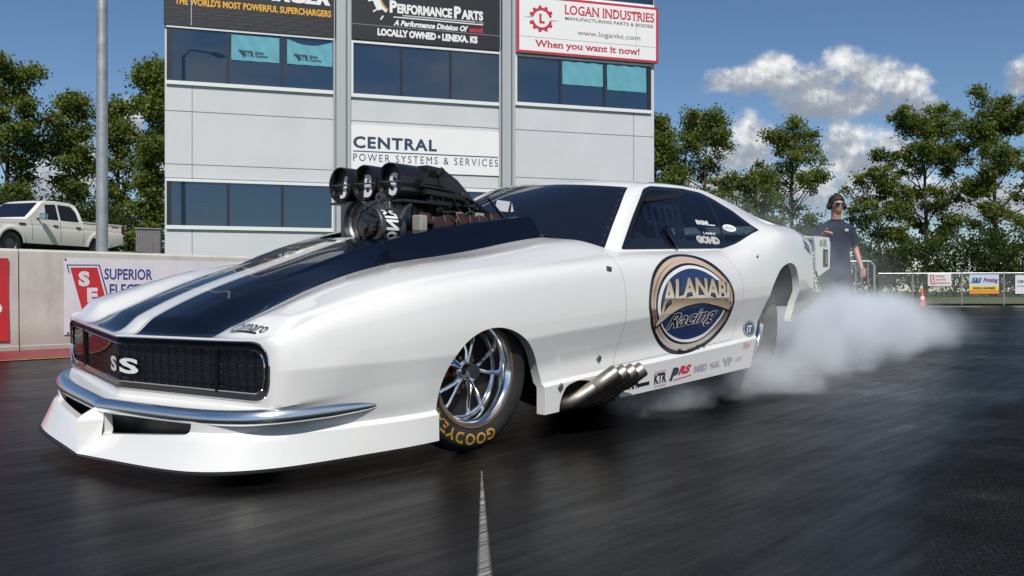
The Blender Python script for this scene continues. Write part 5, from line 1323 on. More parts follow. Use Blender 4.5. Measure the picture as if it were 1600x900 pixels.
cloth(11.31, 12.64, 6.95, 7.66, .0, 'plain pale blue cloth in the middle pane under the red-bordered sign', None)
cloth(12.78, 14.10, 6.87, 7.66, .0, 'plain pale blue cloth at the right end of the tower window, the longer one', None)

# ---------------------------------------------------------------- steel pole, utility box, pickup truck
galv = pm('galvanised_steel', (.40, .42, .43), .42, .55, var=.2, vscale=7, rvar=.1)
pole = thing('lamp_pole', 'tall galvanised steel pole standing behind the concrete barrier', 'pole', (-6.36, 13.9, 0))
p = MB(); p.tube([(0, 0, 1.0), (0, 0, 4.0), (0, 0, 9.6)], [.088, .082, .07], 20, caps=True); p.build('shaft', galv, pole)
p = MB(); p.lathe([(.20, .90), (.20, 1.10), (.10, 1.14)], (0, 0, 1), (0, 0, 0), 20); p.build('base_flange', galv, pole)
p = MB(); p.tube([(0, 0, 9.5), (.3, -.2, 9.9), (1.3, -.8, 10.05)], .04, 8); p.box((1.55, -.95, 10.05), (.6, .26, .10), Matrix.Rotation(-.55, 3, 'Z')); p.build('lamp_head', galv, pole)

ub = thing('utility_box', 'ribbed grey metal utility enclosure beside the tower corner', 'utility box', (-10.32, 25.4, 1.05), FA)
p = MB()
p.box2((-.32, -.02, 0), (.33, .50, 1.36))
for k in range(10): p.box2((-.31 + .065 * k, -.045, .03), (-.275 + .065 * k, -.02, 1.32))
p.build('cabinet', pm('enclosure_grey', (.17, .16, .16), .6, var=.15, vscale=5), ub)
p = MB(); p.box2((-.35, -.06, 1.36), (.36, .53, 1.39)); p.build('lid', pm('enclosure_lid', (.23, .23, .23), .5), ub)

def pickup():
    # truck frame: x rearward, y to its right (visible side is negative y), z up from the wheels' ground
    t = thing('pickup_truck', 'white crew-cab pickup truck parked behind the concrete barrier', 'pickup truck', (0, 0, 0))
    wp = pm('truck_white', (.78, .755, .71), .35, coat=.5); gl = glass_mat('truck_glass', (.05, .06, .07), .85); dkp = pm('truck_black_trim', (.02, .02, .02), .5)
    W = .98; side = lambda u, v, w: (u, w, v)
    lower = round_poly([(-.95, .55), (-.98, 1.05), (-.80, 1.16), (.55, 1.22), (.80, 1.24), (4.78, 1.24), (4.86, 1.12), (4.86, .62), (4.3, .50), (-.6, .48)], .09)
    p = MB(); xs = sorted(set([round(x, 3) for x in np.linspace(-.95, 4.85, 90)]))
    # body side with wheel openings, grown as a shaped sheet
    def body_side(sg):
        V_ = []; nz = 26
        for x in np.linspace(-.97, 4.86, 150):
            top = np.interp(x, [-.97, -.85, .55, .9, 2.9, 2.95, 4.86], [1.02, 1.14, 1.215, 1.235, 1.245, 1.305, 1.315]); bot = np.interp(x, [-.97, -.6, 4.2, 4.86], [.55, .46, .46, .62])
            for j in range(nz):
                q = j / (nz - 1); z = bot + (top - bot) * q; y = W * (.955 + .045 * math.sin(math.pi * min(max(q * .9 + .12, 0), 1)))
                if abs(z - 1.02) < .03: y -= .008
                y -= .10 * max(0, (-x - .55) / .42) ** 2
                d = min(math.hypot(x - 0, z - .42), math.hypot(x - 3.68, z - .42)); y += .028 * math.exp(-((d - .50) / .06) ** 2)
                V_.append((x, sg * y, z))
        V_ = np.array(V_); F_ = grid_faces(150, nz)
        sd = np.minimum(np.hypot(V_[:, 0], V_[:, 2] - .40), np.hypot(V_[:, 0] - 3.68, V_[:, 2] - .40)) - .455
        V2_, Fp, _, _, _, _ = clip(V_, F_, sd); return V2_, Fp
    for sg in (-1, 1):
        V_, F_ = body_side(sg); p.add(V_, F_, 0, True)
    p.prism([(-.95, 1.02), (-.84, 1.13), (.62, 1.215), (.62, 1.10), (-.9, .95)], side, -.86, .86); p.box2((-.97, -.84, .55), (-.93, .84, 1.05)); p.box2((4.82, -.92, .62), (4.85, .92, 1.30))
    p.box2((2.95, -.96, 1.26), (4.84, -.88, 1.31)); p.box2((2.95, .88, 1.26), (4.84, .96, 1.31)); p.box2((2.93, -.90, .6), (2.99, .90, 1.30)); p.box2((2.95, -.9, .70), (4.84, .9, .74))
    b = p.build('body', wp, t, sharp=40)
    # cab
    c = MB()
    secs = [(.55, 1.215, .90), (1.33, 1.82, .74), (1.50, 1.885, .71), (2.0, 1.92, .70), (2.62, 1.905, .70), (2.78, 1.86, .715), (2.98, 1.25, .90)]
    sx = [a for a, _, _ in secs]; Q = []
    xs = np.linspace(.55, 2.98, 60)
    for x in xs:
        z = float(np.interp(x, sx, [a for _, a, _ in secs])); wt = float(np.interp(x, sx, [a for _, _, a in secs])); base = 1.22
        row = []
        for k in np.linspace(0, 1, 9): row.append((x, -(.93 + (wt + .04 - .93) * min(k * (z - base) / .66, 1)), base + (z - .03 - base) * k))
        row.append((x, -wt + .02, z)); row += [(x, y, z + .015 * (1 - (y / wt) ** 2)) for y in np.linspace(-wt + .1, wt - .1, 9)]; row.append((x, wt - .02, z))
        for k in np.linspace(1, 0, 9): row.append((x, .93 + (wt + .04 - .93) * min(k * (z - base) / .66, 1), base + (z - .03 - base) * k))
        Q += row
    c.add(Q, grid_faces(60, len(Q) // 60), 0, True); cab = c.build('cab', wp, t, sharp=40)
    def pane(name, poly, parent=cab, off=.006):
        for sg in (-1, 1):
            g_ = MB(); P_ = []
            for x, z in round_poly(poly, .05):
                y = .93 + (.74 - .93) * (z - 1.22) / .66; P_.append((x, sg * (y + off), z))
            g_.add(P_, [list(range(len(P_)))]); g_.build(name, gl, parent)
    pane('side_window', [(.98, 1.27), (1.42, 1.755), (1.93, 1.80), (1.93, 1.27)]); pane('side_window', [(2.01, 1.27), (2.01, 1.80), (2.58, 1.785), (2.76, 1.60), (2.82, 1.27)])
    g_ = MB(); g_.add([(.66, -.82, 1.285), (1.30, -.67, 1.795), (1.30, .67, 1.795), (.66, .82, 1.285)], [[0, 1, 2, 3]]); g_.v = [(x - .025, y, z + .012) for x, y, z in g_.v]; g_.build('windshield', gl, cab)
    for x0, x1 in ((.80, 1.97), (1.97, 2.96)):
        d = MB(); by = lambda z: -(W * (.955 + .045 * math.sin(math.pi * min(max((z - .46) / .77 * .9 + .12, 0), 1)))) - .0005
        for xx in (x0, x1): d.tube([(xx, by(z), z) for z in np.linspace(.58, 1.215, 9)], .007, 6)
        dr_ = d.build('door', M['joint'], t)
        h = MB(); h.box((x1 - .22, -.978, 1.08), (.20, .030, .04)); h.build('door_handle', dkp, dr_, bevel=.008)
    m_ = MB(); m_.box((1.06, -1.16, 1.33), (.14, .24, .21)); mr = m_.build('wing_mirror', pm('mirror_chrome', (.55, .60, .66), .15, 1.0), t, bevel=.04)
    m_ = MB(); m_.tube([(1.04, -.92, 1.26), (1.07, -1.08, 1.28)], .03, 8); m_.build('mirror_arm', dkp, mr)
    v_ = MB(); v_.box((.42, -.970, 1.06), (.24, .02, .055)); v_.build('fender_vent', dkp, t)
    for x in (0, 3.68):
        for sg in (-1, 1):
            wh = MB(); wh.lathe([(.22, .93), (.33, .96), (.39, .94), (.40, .88), (.40, .72), (.3, .70)], (0, sg, 0), (x, 0, .40), 28)
            wo = wh.build('wheel', M['rubber'], t); wh = MB(); wh.lathe([(.001, .92), (.10, .93), (.21, .90), (.225, .945)], (0, sg, 0), (x, 0, .40), 24); wh.build('rim', M['alu'], wo)
    for sg in (-1, 1):
        l_ = MB(); l_.box((4.83, sg * .90, 1.13), (.09, .17, .26)); l_.build('tail_light', pm('tail_red', (.18, .01, .015), .2), t, bevel=.01)
        l_ = MB(); l_.box((-.93, sg * .72, .98), (.16, .34, .15)); l_.build('headlight', M['lens'], t, bevel=.02)
    bm2 = MB(); bm2.box((4.93, 0, .66), (.14, 1.85, .20)); bm2.build('rear_bumper', wp, t, bevel=.03)
    bm2 = MB(); bm2.box((-1.02, 0, .62), (.14, 1.8, .22)); bm2.build('front_bumper', M['bumper'], t, bevel=.03)
    bd = MB(); put_text(bd, 'FX4', lambda u, v, w: (u, -.9575, v), (4.30, 1.165, 4.66, 1.235), bold=.04, shear=.2); bd.build('bed_badge', pm('badge_maroon', (.10, .02, .03), .5), t)
    ch = MB(); ch.box2((-.6, -.80, .38), (4.7, .80, .52)); ch.build('chassis', M['dark'], t)
    return t
tk_ = pickup()
TRK = 17.0; tk_.rotation_euler = (0, 0, rad(90 - TRK)); 
_r = Vector((math.sin(rad(TRK)), math.cos(rad(TRK)), 0)); _l = Vector((math.cos(rad(TRK)), -math.sin(rad(TRK)), 0))
_tail = Vector((-14.0, 32.4, 1.71)); tk_.location = _tail - _r * 4.95 - _l * .98
# ---------------------------------------------------------------- trees and bushes
def leaf_mat(name, cols):
    m, t = newmat(name)
    rnd = t.n('ShaderNodeNewGeometry').outputs['Random Per Island']
    col = t.ramp(rnd, [(i / (len(cols) - 1), c) for i, c in enumerate(cols)])
    d = t.n('ShaderNodeBsdfPrincipled', None, Base_Color=col, Roughness=.55); d.inputs['Specular IOR Level'].default_value = .25
    tr = t.n('ShaderNodeBsdfTranslucent', None, Color=t.mix(1.0, col, (1.6, 1.5, .6, 1), 'MULTIPLY'))
    t.out(t.n('ShaderNodeMixShader', None, i0=.42, i1=d.outputs[0], i2=tr.outputs[0])); return m
LEAF_A = leaf_mat('tree_leaves', [(.056, .090, .018), (.095, .140, .028), (.150, .190, .042), (.22, .24, .065)])
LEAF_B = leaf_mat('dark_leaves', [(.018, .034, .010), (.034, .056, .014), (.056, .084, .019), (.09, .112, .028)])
BARK = pm('bark', (.075, .058, .044), .9, var=.35, vscale=6, bump=.5, bscale=25)
def leaves(mb_name, C, size, rng, mat, parent):
    """leaf-sized rhombi scattered round centres C"""
    n = len(C); a = rng.normal(size=(n, 3)); a /= np.linalg.norm(a, axis=1)[:, None]
    up = rng.normal(size=(n, 3)) * .75 + np.array([0, -.25, .75]); b = np.cross(a, up); b /= np.linalg.norm(b, axis=1)[:, None] + 1e-6
    s = (size * rng.uniform(.6, 1.35, n))[:, None]
    P = np.stack([C - a * s * .5, C + b * s * .33, C + a * s * .55, C - b * s * .33], 1).reshape(-1, 3)
    me = bpy.data.meshes.new(mb_name); me.vertices.add(4 * n); me.vertices.foreach_set('co', P.ravel())
    me.loops.add(4 * n); me.loops.foreach_set('vertex_index', np.arange(4 * n)); me.polygons.add(n); me.polygons.foreach_set('loop_start', np.arange(0, 4 * n, 4)); me.polygons.foreach_set('loop_total', np.full(n, 4))
    me.materials.append(mat); me.update(); me.validate(); o = bpy.data.objects.new(mb_name, me); COL.objects.link(o); o.parent = parent; return o
def tree(x, y, z0, h, w, seed, label, cat='tree', base=.22, dens=1.0, mat=None, group=None, leaf=.175, lean=0.0, spread=.62):
    rng = np.random.default_rng(seed); t = thing('tree', label, cat, (x, y, z0), 0, group)
    tr = MB(); r0 = .012 * h + .05
    tp = [Vector((lean * s * h * .3 + .12 * math.sin(s * 5 + seed), .10 * math.sin(s * 4 + seed * 2), s * h * .90)) for s in np.linspace(0, 1, 9)]
    tr.tube(tp, [r0 * (1 - .86 * s) for s in np.linspace(0, 1, 9)], 8)
    cl = []
    nb = int(13 + h * 1.1)
    for i in range(nb):
        s = base + (1 - base) * ((i + rng.uniform(0, .8)) / nb) ** .9; s = min(s, .97)
        k = s * 8; i0 = min(int(k), 7); p0 = tp[i0].lerp(tp[i0 + 1], k - i0)
        env = math.sin(math.pi * min(max((s - base * .6) / (1.06 - base * .6), 0.02), 1)) ** .6
        L = w * .5 * env * rng.uniform(.55, 1.12); an = i * 2.4 + rng.uniform(-.5, .5); el = rng.uniform(.25, .85) + .35 * s
        d = Vector((math.cos(an) * math.cos(el), math.sin(an) * math.cos(el) * .85, math.sin(el)))
        p1 = p0 + d * L * .55; d2 = (d + Vector((0, 0, rng.uniform(-.25, .30)))).normalized(); p2 = p1 + d2 * L * .6
        rb_ = r0 * (1 - .8 * s) * .42 + .012
        tr.tube([p0, p1, p2], [rb_, rb_ * .6, .012], 5)
        cl += [(p1.lerp(p2, q), spread * rng.uniform(.6, 1.1)) for q in (.15, .6, 1.05)]
        for _ in range(3):
            q = p0.lerp(p2, rng.uniform(.35, .95)); dd = Vector(rng.normal(size=3)).normalized(); dd.z = abs(dd.z) * .7 + .05; e = q + dd * L * rng.uniform(.25, .5)
            tr.tube([q, q.lerp(e, .5) + Vector((0, 0, .05)), e], [.022, .016, .008], 4); cl.append((e, spread * rng.uniform(.5, 1.0)))
    tr.build('trunk', BARK, t)
    C = []
    for c, r in cl:
        if rng.uniform() < .16: continue
        m = int(150 * dens * rng.uniform(.5, 1.4)); q = rng.normal(size=(m, 3)) * np.array([r * .55, r * .55, r * .38]); C.append(np.array(c) + q)
    leaves('crown', np.concatenate(C), leaf, rng, mat or LEAF_A, t); return t
def bush(x, y, z0, h, w, seed, label, group=None, mat=None, leaf=.155, n=4600):
    rng = np.random.default_rng(seed); t = thing('bush', label, 'bush', (x, y, z0), 0, group)
    st = MB()
    for k in range(6):
        a = k * 1.05 + rng.uniform(-.3, .3); st.tube([(0, 0, -.1), (math.cos(a) * w * .12, math.sin(a) * w * .12, h * .35), (math.cos(a) * w * .3, math.sin(a) * w * .3, h * .75)], [.04, .03, .01], 5)
    st.build('stem', BARK, t)
    nc = 26; C = []
    for k in range(nc):
        a = rng.uniform(0, 6.28); q = math.sqrt(rng.uniform(0, 1)); zz = rng.uniform(.05, 1) ; lim = math.sqrt(max(0, 1 - (zz * .9) ** 2.2))
        c = np.array([math.cos(a) * q * w * .5 * lim, math.sin(a) * q * w * .4 * lim, zz * h * .92]); m = n // nc
        C.append(c + rng.normal(size=(m, 3)) * np.array([w * .12, w * .12, h * .09]))
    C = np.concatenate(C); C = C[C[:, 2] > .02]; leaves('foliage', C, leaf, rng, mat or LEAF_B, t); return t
def at(px, Y): return (px - 800) / 1400 * Y
def topz(py, Y): return .65 + (455 - py) * Y / 1400
TL = 'trees left of the tower'; TRG = 'trees beyond the track'
for (px, Y, py, wpx, sd, lab, kw) in (
    (12, 47, 92, 150, 3, 'broad green tree at the left edge of view behind the pickup cab', dict(dens=1.25, base=.10)),
    (112, 50, 128, 95, 8, 'green tree just left of the steel pole, above the pickup bed', dict(dens=1.0, base=.10)),
    (182, 52, 140, 80, 5, 'slender airy tree just right of the steel pole', dict(dens=.75, base=.12)),
    (236, 46, 76, 92, 11, 'tallest tree beside the left wall of the tower', dict(dens=1.35, base=.08))):
    tree(at(px, Y), Y, 1.75, topz(py, Y) - 1.75, wpx * Y / 1400, sd, lab, group=TL, **kw)
for (px, Y, py, wpx, sd, lab, kw) in (
    (1026, 58, 165, 80, 21, 'tree partly hidden behind the right edge of the tower', dict(dens=1.0)),
    (1104, 60, 172, 150, 33, 'rounded tree above the roof of the drag car', dict(dens=1.15, base=.25)),
    (1180, 57, 268, 110, 29, 'low spindly tree above the rear window of the drag car', dict(dens=.6, base=.2, spread=.5)),
    (1236, 60, 192, 150, 14, 'open-crowned tree with sky gaps behind the man in the headset', dict(dens=.95, base=.20, spread=.6, lean=.06)),
    (1372, 60, 272, 120, 19, 'short light green tree between the man and the tall trees', dict(dens=.7, base=.2, spread=.55)),
    (1446, 62, 168, 170, 44, 'tall bushy tree left of the tallest one at the right', dict(dens=1.6, base=.10)),
    (1556, 60, 148, 190, 52, 'tallest tree at the right edge of view above the fence banners', dict(dens=1.9, base=.08))):
    tree(at(px, Y), Y, .30, topz(py, Y) - .30, wpx * Y / 1400, sd, lab, group=TRG, **kw)
for i, (px, Y, py, wpx, sd) in enumerate(((-60, 45, 300, 150, 1), (40, 46, 305, 150, 2), (130, 49, 300, 120, 4), (205, 48, 318, 100, 6), (262, 50, 300, 90, 7))):
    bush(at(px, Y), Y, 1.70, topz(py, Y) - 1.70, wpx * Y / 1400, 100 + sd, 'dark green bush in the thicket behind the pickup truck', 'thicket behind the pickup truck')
for i, (px, Y, py, wpx, sd) in enumerate(((1050, 55, 345, 120, 1), (1130, 54, 352, 120, 2), (1210, 55, 350, 120, 3), (1290, 54, 352, 130, 4), (1365, 55, 378, 120, 5), (1430, 54, 372, 110, 6), (1490, 55, 352, 120, 7), (1550, 53, 360, 110, 8), (1610, 54, 350, 120, 9), (1675, 54, 350, 130, 10))):
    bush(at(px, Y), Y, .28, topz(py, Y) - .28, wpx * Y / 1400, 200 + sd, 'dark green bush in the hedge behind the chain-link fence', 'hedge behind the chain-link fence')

# ---------------------------------------------------------------- fence with its banners, cone, crowd barricade
FX0, FX1, FY0, FY1 = at(1372, 43), at(1690, 41.2), 43.0, 41.2
fn = thing('chain_link_fence', 'low chain-link fence with grey posts and rail along the verge at the right', 'fence', (0, 0, 0))
def fp(u, z, d=0.0):                                   # u metres along the fence
    L = math.hypot(FX1 - FX0, FY1 - FY0); s = u / L; return Vector((FX0 + (FX1 - FX0) * s, FY0 + (FY1 - FY0) * s - d, z))
FL_ = math.hypot(FX1 - FX0, FY1 - FY0); FG, FT = .06, 1.50
px2u = lambda px: (at(px, 42.5) - FX0)
for px in (1430, 1501, 1561, 1622, 1684):
    p = MB(); p.tube([fp(px2u(px), FG - .1), fp(px2u(px), FT + .05)], .032, 8); p.build('fence_post', galv, fn)
p = MB(); p.tube([fp(0, FT), fp(FL_, FT)], .024, 8); p.build('top_rail', galv, fn)
def mesh_mat():
    m, t = newmat('chain_link'); o = t.obj(); sp = t.n('ShaderNodeSeparateXYZ', None, i0=o); X, _, Z = sp.outputs
    w1 = t.math('FRACT', t.math('MULTIPLY', t.math('ADD', X, Z), 9.0)); w2 = t.math('FRACT', t.math('MULTIPLY', t.math('SUBTRACT', X, Z), 9.0))
    k = t.math('MAXIMUM', t.math('LESS_THAN', w1, .10), t.math('LESS_THAN', w2, .10))
    d = t.n('ShaderNodeBsdfPrincipled', None, Roughness=.5, Metallic=.4); d.inputs['Base Color'].default_value = (.32, .34, .34, 1)
    t.out(t.n('ShaderNodeMixShader', None, i0=k, i1=t.n('ShaderNodeBsdfTransparent').outputs[0], i2=d.outputs[0])); return m
p = MB(); p.add([fp(0, FG), fp(FL_, FG), fp(FL_, FT), fp(0, FT)], [[0, 1, 2, 3]]); p.build('wire_mesh', mesh_mat(), fn)
FB = 'banners on the chain-link fence'
def fz(py): return .65 + (455 - py) * 42.3 / 1400
def fbox(px0, px1, py0, py1): return px2u(px0), px2u(px1), fz(py1), fz(py0)
def ff(u, v, w=0.0): return fp(u, v, .05 + w)
u0, u1, v0, v1 = fbox(1451, 1485, 427, 447); g = MB(); slab(ff, u0, v0, u1, v1, g, 0, .012); W_, H_ = u1 - u0, v1 - v0
g.add([ff(u0 + W_ * a, v0 + H_ * b, .02) for a, b in ((.08, .88), (.26, .90), (.30, .12), (.12, .12))], [[0, 1, 2, 3]], 1); put_text(g, 'S', ff, (u0 + .12 * W_, v0 + .52 * H_, u0 + .22 * W_, v0 + .80 * H_), 0, .03, bold=.05); put_text(g, 'E', ff, (u0 + .16 * W_, v0 + .2 * H_, u0 + .26 * W_, v0 + .48 * H_), 0, .03, bold=.05)
put_text(g, 'SUPERIOR', ff, (u0 + .34 * W_, v0 + .70 * H_, u0 + .72 * W_, v0 + .84 * H_), 1, .02, bold=.03); put_text(g, 'ELECTRIC', ff, (u0 + .34 * W_, v0 + .44 * H_, u0 + .78 * W_, v0 + .58 * H_), 1, .02, bold=.03); put_text(g, 'CONSTRUCTION', ff, (u0 + .30 * W_, v0 + .16 * H_, u0 + .94 * W_, v0 + .30 * H_), 1, .02, bold=.03)
tag(g.build('fence_banner', [vinyl, pm('faded_red_print', (.55, .12, .12), .5)]), 'white fence banner with red S E box and red lines, left of the three', 'banner', FB)
u0, u1, v0, v1 = fbox(1511, 1553, 429, 459); g = MB(); W_, H_ = u1 - u0, v1 - v0
slab(ff, u0, v0 + .42 * H_, u1, v1, g, 0, .012); slab(ff, u0, v0 + .20 * H_, u1, v0 + .42 * H_, g, 1, .012); slab(ff, u0, v0, u1, v0 + .20 * H_, g, 2, .012)
put_text(g, 'S&S', ff, (u0 + .06 * W_, v0 + .56 * H_, u0 + .42 * W_, v0 + .84 * H_), 3, .03, bold=.03, shear=.4); put_text(g, 'Printing', ff, (u0 + .46 * W_, v0 + .54 * H_, u0 + .97 * W_, v0 + .82 * H_), 4, .03, bold=.03, shear=.4); put_text(g, 'SIGNS & BANNERS', ff, (u0 + .12 * W_, v0 + .24 * H_, u0 + .88 * W_, v0 + .36 * H_), 3, .03, bold=.02)
tag(g.build('fence_banner', [pm('pale_blue_vinyl', (.50, .60, .74), .5), pm('yellow_vinyl', (.80, .58, .06), .5), pm('orange_vinyl', (.72, .26, .03), .5), sg_navy, pm('maroon_print', (.25, .02, .08), .5)]), 'fence banner with script lettering over a yellow and orange lower half', 'banner', FB)
u0, u1, v0, v1 = fbox(1576, 1622, 430, 459); g = MB(); W_, H_ = u1 - u0, v1 - v0; slab(ff, u0, v0, u1, v1, g, 0, .012)
put_text(g, 'CENTRAL', ff, (u0 + .06 * W_, v0 + .58 * H_, u0 + .60 * W_, v0 + .72 * H_), 1, .02, bold=.03); put_text(g, 'POWER SYSTEMS', ff, (u0 + .06 * W_, v0 + .36 * H_, u0 + .85 * W_, v0 + .44 * H_), 1, .02)
tag(g.build('fence_banner', [vinyl, sg_navy]), 'plain white fence banner with small navy words at the right edge of view', 'banner', FB)
cn = thing('traffic_cone', 'orange traffic cone with pale collar standing in front of the chain-link fence', 'traffic cone', (at(1441, 38), 38, 0.0))
p = MB(); p.lathe([(.15, .03), (.13, .05), (.035, .72), (.02, .74), (.001, .74)], (0, 0, 1), (0, 0, 0), 20); p.build('body', pm('cone_orange', (.72, .09, .02), .5), cn)
p = MB(); p.lathe([(.095, .30), (.066, .48)], (0, 0, 1), (0, 0, 0), 20); p.v = [(x * 1.03, y * 1.03, z) for x, y, z in p.v]; p.build('collar', vwhite, cn)
p = MB(); p.box2((-.19, -.19, 0.0), (.19, .19, .035)); p.build('base', M['rubber'], cn)
bc = thing('crowd_barricade', 'pale tubular steel barricade standing in the smoke beside the man', 'barricade', (at(1337, 12.4), 12.4, 0), -.25)
p = MB(); p.tube([(-.24, 0, .02), (-.24, 0, 1.0), (-.19, 0, 1.06), (.19, 0, 1.06), (.24, 0, 1.0), (.24, 0, .02)], .016, 8); p.tube([(-.24, 0, .30), (.24, 0, .30)], .013, 8); p.build('frame', galv, bc)
p = MB()
for k in range(5): p.tube([(-.16 + .08 * k, 0, .30), (-.16 + .08 * k, 0, 1.06)], .007, 6)
p.build('bars', galv, bc)['kind'] = 'stuff'
p = MB()
for s_ in (-.24, .24): p.box((s_, 0, .012), (.05, .42, .02))
p.build('feet', galv, bc)

# ---------------------------------------------------------------- the man in the headset
def skin_mesh(verts, edges, sub=2):
    me = bpy.data.meshes.new('figure'); me.from_pydata([v[:3] for v in verts], edges, []); ob = bpy.data.objects.new('figure', me); COL.objects.link(ob)
    md = ob.modifiers.new('skin', 'SKIN'); md.use_smooth_shade = True; md.branch_smoothing = .6
    for i, v in enumerate(verts): me.skin_vertices[0].data[i].radius = v[3] if isinstance(v[3], tuple) else (v[3], v[3])
    me.skin_vertices[0].data[0].use_root = True
    sb = ob.modifiers.new('sub', 'SUBSURF'); sb.levels = sb.render_levels = sub
    dg_ = bpy.context.evaluated_depsgraph_get(); out = bpy.data.meshes.new_from_object(ob.evaluated_get(dg_)); V_ = [tuple(v.co) for v in out.vertices]; F_ = [list(p.vertices) for p in out.polygons]
    bpy.data.objects.remove(ob); bpy.data.meshes.remove(me); bpy.data.meshes.remove(out); return V_, F_
def person(loc, rz):
    t = thing('person', 'man in navy polo shirt, sunglasses and ear defenders standing behind the drag car', 'person', loc, rz)
    skin_m = pm('skin', (.50, .27, .19), .5, var=.08, vscale=30); navy_c = pm('navy_polo', (.016, .024, .048), .85, var=.2, vscale=15, bump=.3, bscale=40); jean = pm('dark_trousers', (.022, .024, .030), .9, bump=.3, bscale=50); hair_m = pm('dark_hair', (.018, .013, .010), .6, bump=.6, bscale=90)
    J = dict(pel=(0, 0, .95), sp=(0, .01, 1.15), ch=(0, .0, 1.33), nb=(0, .01, 1.47), nk=(0, -.01, 1.555), hd=(0, -.03, 1.64), ht=(0, -.025, 1.72),
             sl=(.185, .01, 1.425), el=(.262, .035, 1.175), wl=(.288, -.06, .955), ml=(.292, -.085, .900), sr=(-.185, .01, 1.425), er=(-.262, .01, 1.19), wr=(-.235, -.185, 1.315), mr=(-.225, -.235, 1.335),
             hl=(.095, 0, .90), kl=(.11, -.02, .50), al=(.12, .03, .10), tl=(.135, -.12, .045), hr=(-.095, 0, .90), kr=(-.105, -.03, .50), ar=(-.115, .02, .10), tr=(-.14, -.13, .045))
    def graph(names, rads, edges):
        ix = {n: i for i, n in enumerate(names)}; return skin_mesh([(*J[n], rads[i]) for i, n in enumerate(names)], [(ix[a], ix[b]) for a, b in edges])
    names = list(J); R_ = dict(pel=(.155, .105), sp=(.150, .10), ch=(.165, .105), nb=(.075, .07), nk=.056, hd=(.072, .088), ht=(.060, .072), sl=.062, el=.041, wl=.028, ml=(.040, .018), sr=.062, er=.041, wr=.028, mr=(.018, .040), hl=.085, kl=.060, al=.040, tl=.036, hr=.085, kr=.060, ar=.040, tr=.036)
    E_ = [('pel', 'sp'), ('sp', 'ch'), ('ch', 'nb'), ('nb', 'nk'), ('nk', 'hd'), ('hd', 'ht'), ('ch', 'sl'), ('sl', 'el'), ('el', 'wl'), ('wl', 'ml'), ('ch', 'sr'), ('sr', 'er'), ('er', 'wr'), ('wr', 'mr'), ('pel', 'hl'), ('hl', 'kl'), ('kl', 'al'), ('al', 'tl'), ('pel', 'hr'), ('hr', 'kr'), ('kr', 'ar'), ('ar', 'tr')]
    V_, F_ = graph(names, [R_[n] for n in names], E_)
    b = MB(); b.add(V_, F_, 0, True)
    # head with brow, nose, mouth and chin; ears
    hv = []; nu, nv = 32, 24
    for j in range(nv + 1):
        ph = math.pi * j / nv
        for i in range(nu):
            a = 2 * math.pi * i / nu; x, y, z = math.sin(ph) * math.sin(a), -math.sin(ph) * math.cos(a), math.cos(ph)
            P = np.array([x * .074, y * .094, z * .116])
            if z < -.2: P[0] *= 1 - .30 * (-z - .2); P[1] += .010 * (z + .2)
            front = max(0, -y)
            P[1] -= .024 * math.exp(-((x / .16) ** 2 + ((z + .12) / .20) ** 2)) * front
            P[1] -= .007 * math.exp(-((x / .5) ** 2 + ((z - .26) / .10) ** 2)) * front; P[1] += .008 * math.exp(-(((abs(x) - .36) / .18) ** 2 + ((z - .08) / .12) ** 2)) * front
            P[1] -= .006 * math.exp(-((x / .30) ** 2 + ((z + .50) / .07) ** 2)) * front; P[1] -= .009 * math.exp(-((x / .3) ** 2 + ((z + .85) / .14) ** 2)) * front
            hv.append(P + np.array([0, -.032, 1.678]))
    b.add(hv, [[j * nu + i, j * nu + (i + 1) % nu, (j + 1) * nu + (i + 1) % nu, (j + 1) * nu + i] for j in range(nv) for i in range(nu)], 0, True)
    for wr, mr, th in (('wl', 'ml', Vector((-.6, -.8, 0))), ('wr', 'mr', Vector((.2, -.1, 1)))):
        w_, m_ = Vector(J[wr]), Vector(J[mr]); d = (m_ - w_).normalized(); sd = d.cross(th).normalized(); th = sd.cross(d).normalized() * (1 if sd.cross(d).dot(th) > 0 else -1)
        for k, (o_, L) in enumerate(((-.026, .072), (-.009, .082), (.009, .078), (.026, .062))):
            q = m_ + sd * o_; curl = Vector((0, 0, -1)) if wr == 'wl' else Vector((.6, -.2, -.6)); b.tube([q - d * .02, q + d * L * .42, q + (d * .75 + curl * .35) * L * .8, q + (d * .55 + curl * .6) * L], [.0105, .010, .009, .0065], 7)
        q = m_ - d * .035 + th * .014; b.tube([q, q + (th * .8 + d * .5) * .035, q + (th * .55 + d * .95) * .065], [.012, .011, .008], 7)
    body = b.build('body', skin_m, t, sharp=60)
    mo = MB(); mo.add([(-.022, -.138, 1.613), (.022, -.138, 1.613), (.016, -.1385, 1.6075), (-.016, -.1385, 1.6075)], [[0, 1, 2, 3]]); mo.build('mouth', pm('lips', (.32, .12, .10), .5), body)
    s = MB(); SE = [(.885, .178, .122, 0), (1.0, .172, .120, 0), (1.12, .172, .118, .004), (1.22, .182, .120, .004), (1.32, .196, .122, .002), (1.39, .206, .116, .002), (1.43, .198, .105, .004), (1.462, .160, .092, .008), (1.485, .108, .080, .010), (1.502, .074, .068, .008)]
    zs_ = np.linspace(.885, 1.502, 40); sa = np.array(SE); QV = []
    for z in zs_:
        wx, wy, cy_ = (float(pchip(sa[:, 0], sa[:, k], [z])[0]) for k in (1, 2, 3))
        for i in range(32):
            a = 2 * math.pi * i / 32; c_, s_ = math.cos(a), math.sin(a); fold = 1 + .012 * math.sin(5 * a + 22 * z)
            QV.append((wx * math.copysign(abs(s_) ** .85, s_) * fold, cy_ - wy * math.copysign(abs(c_) ** .85, c_) * fold, z))
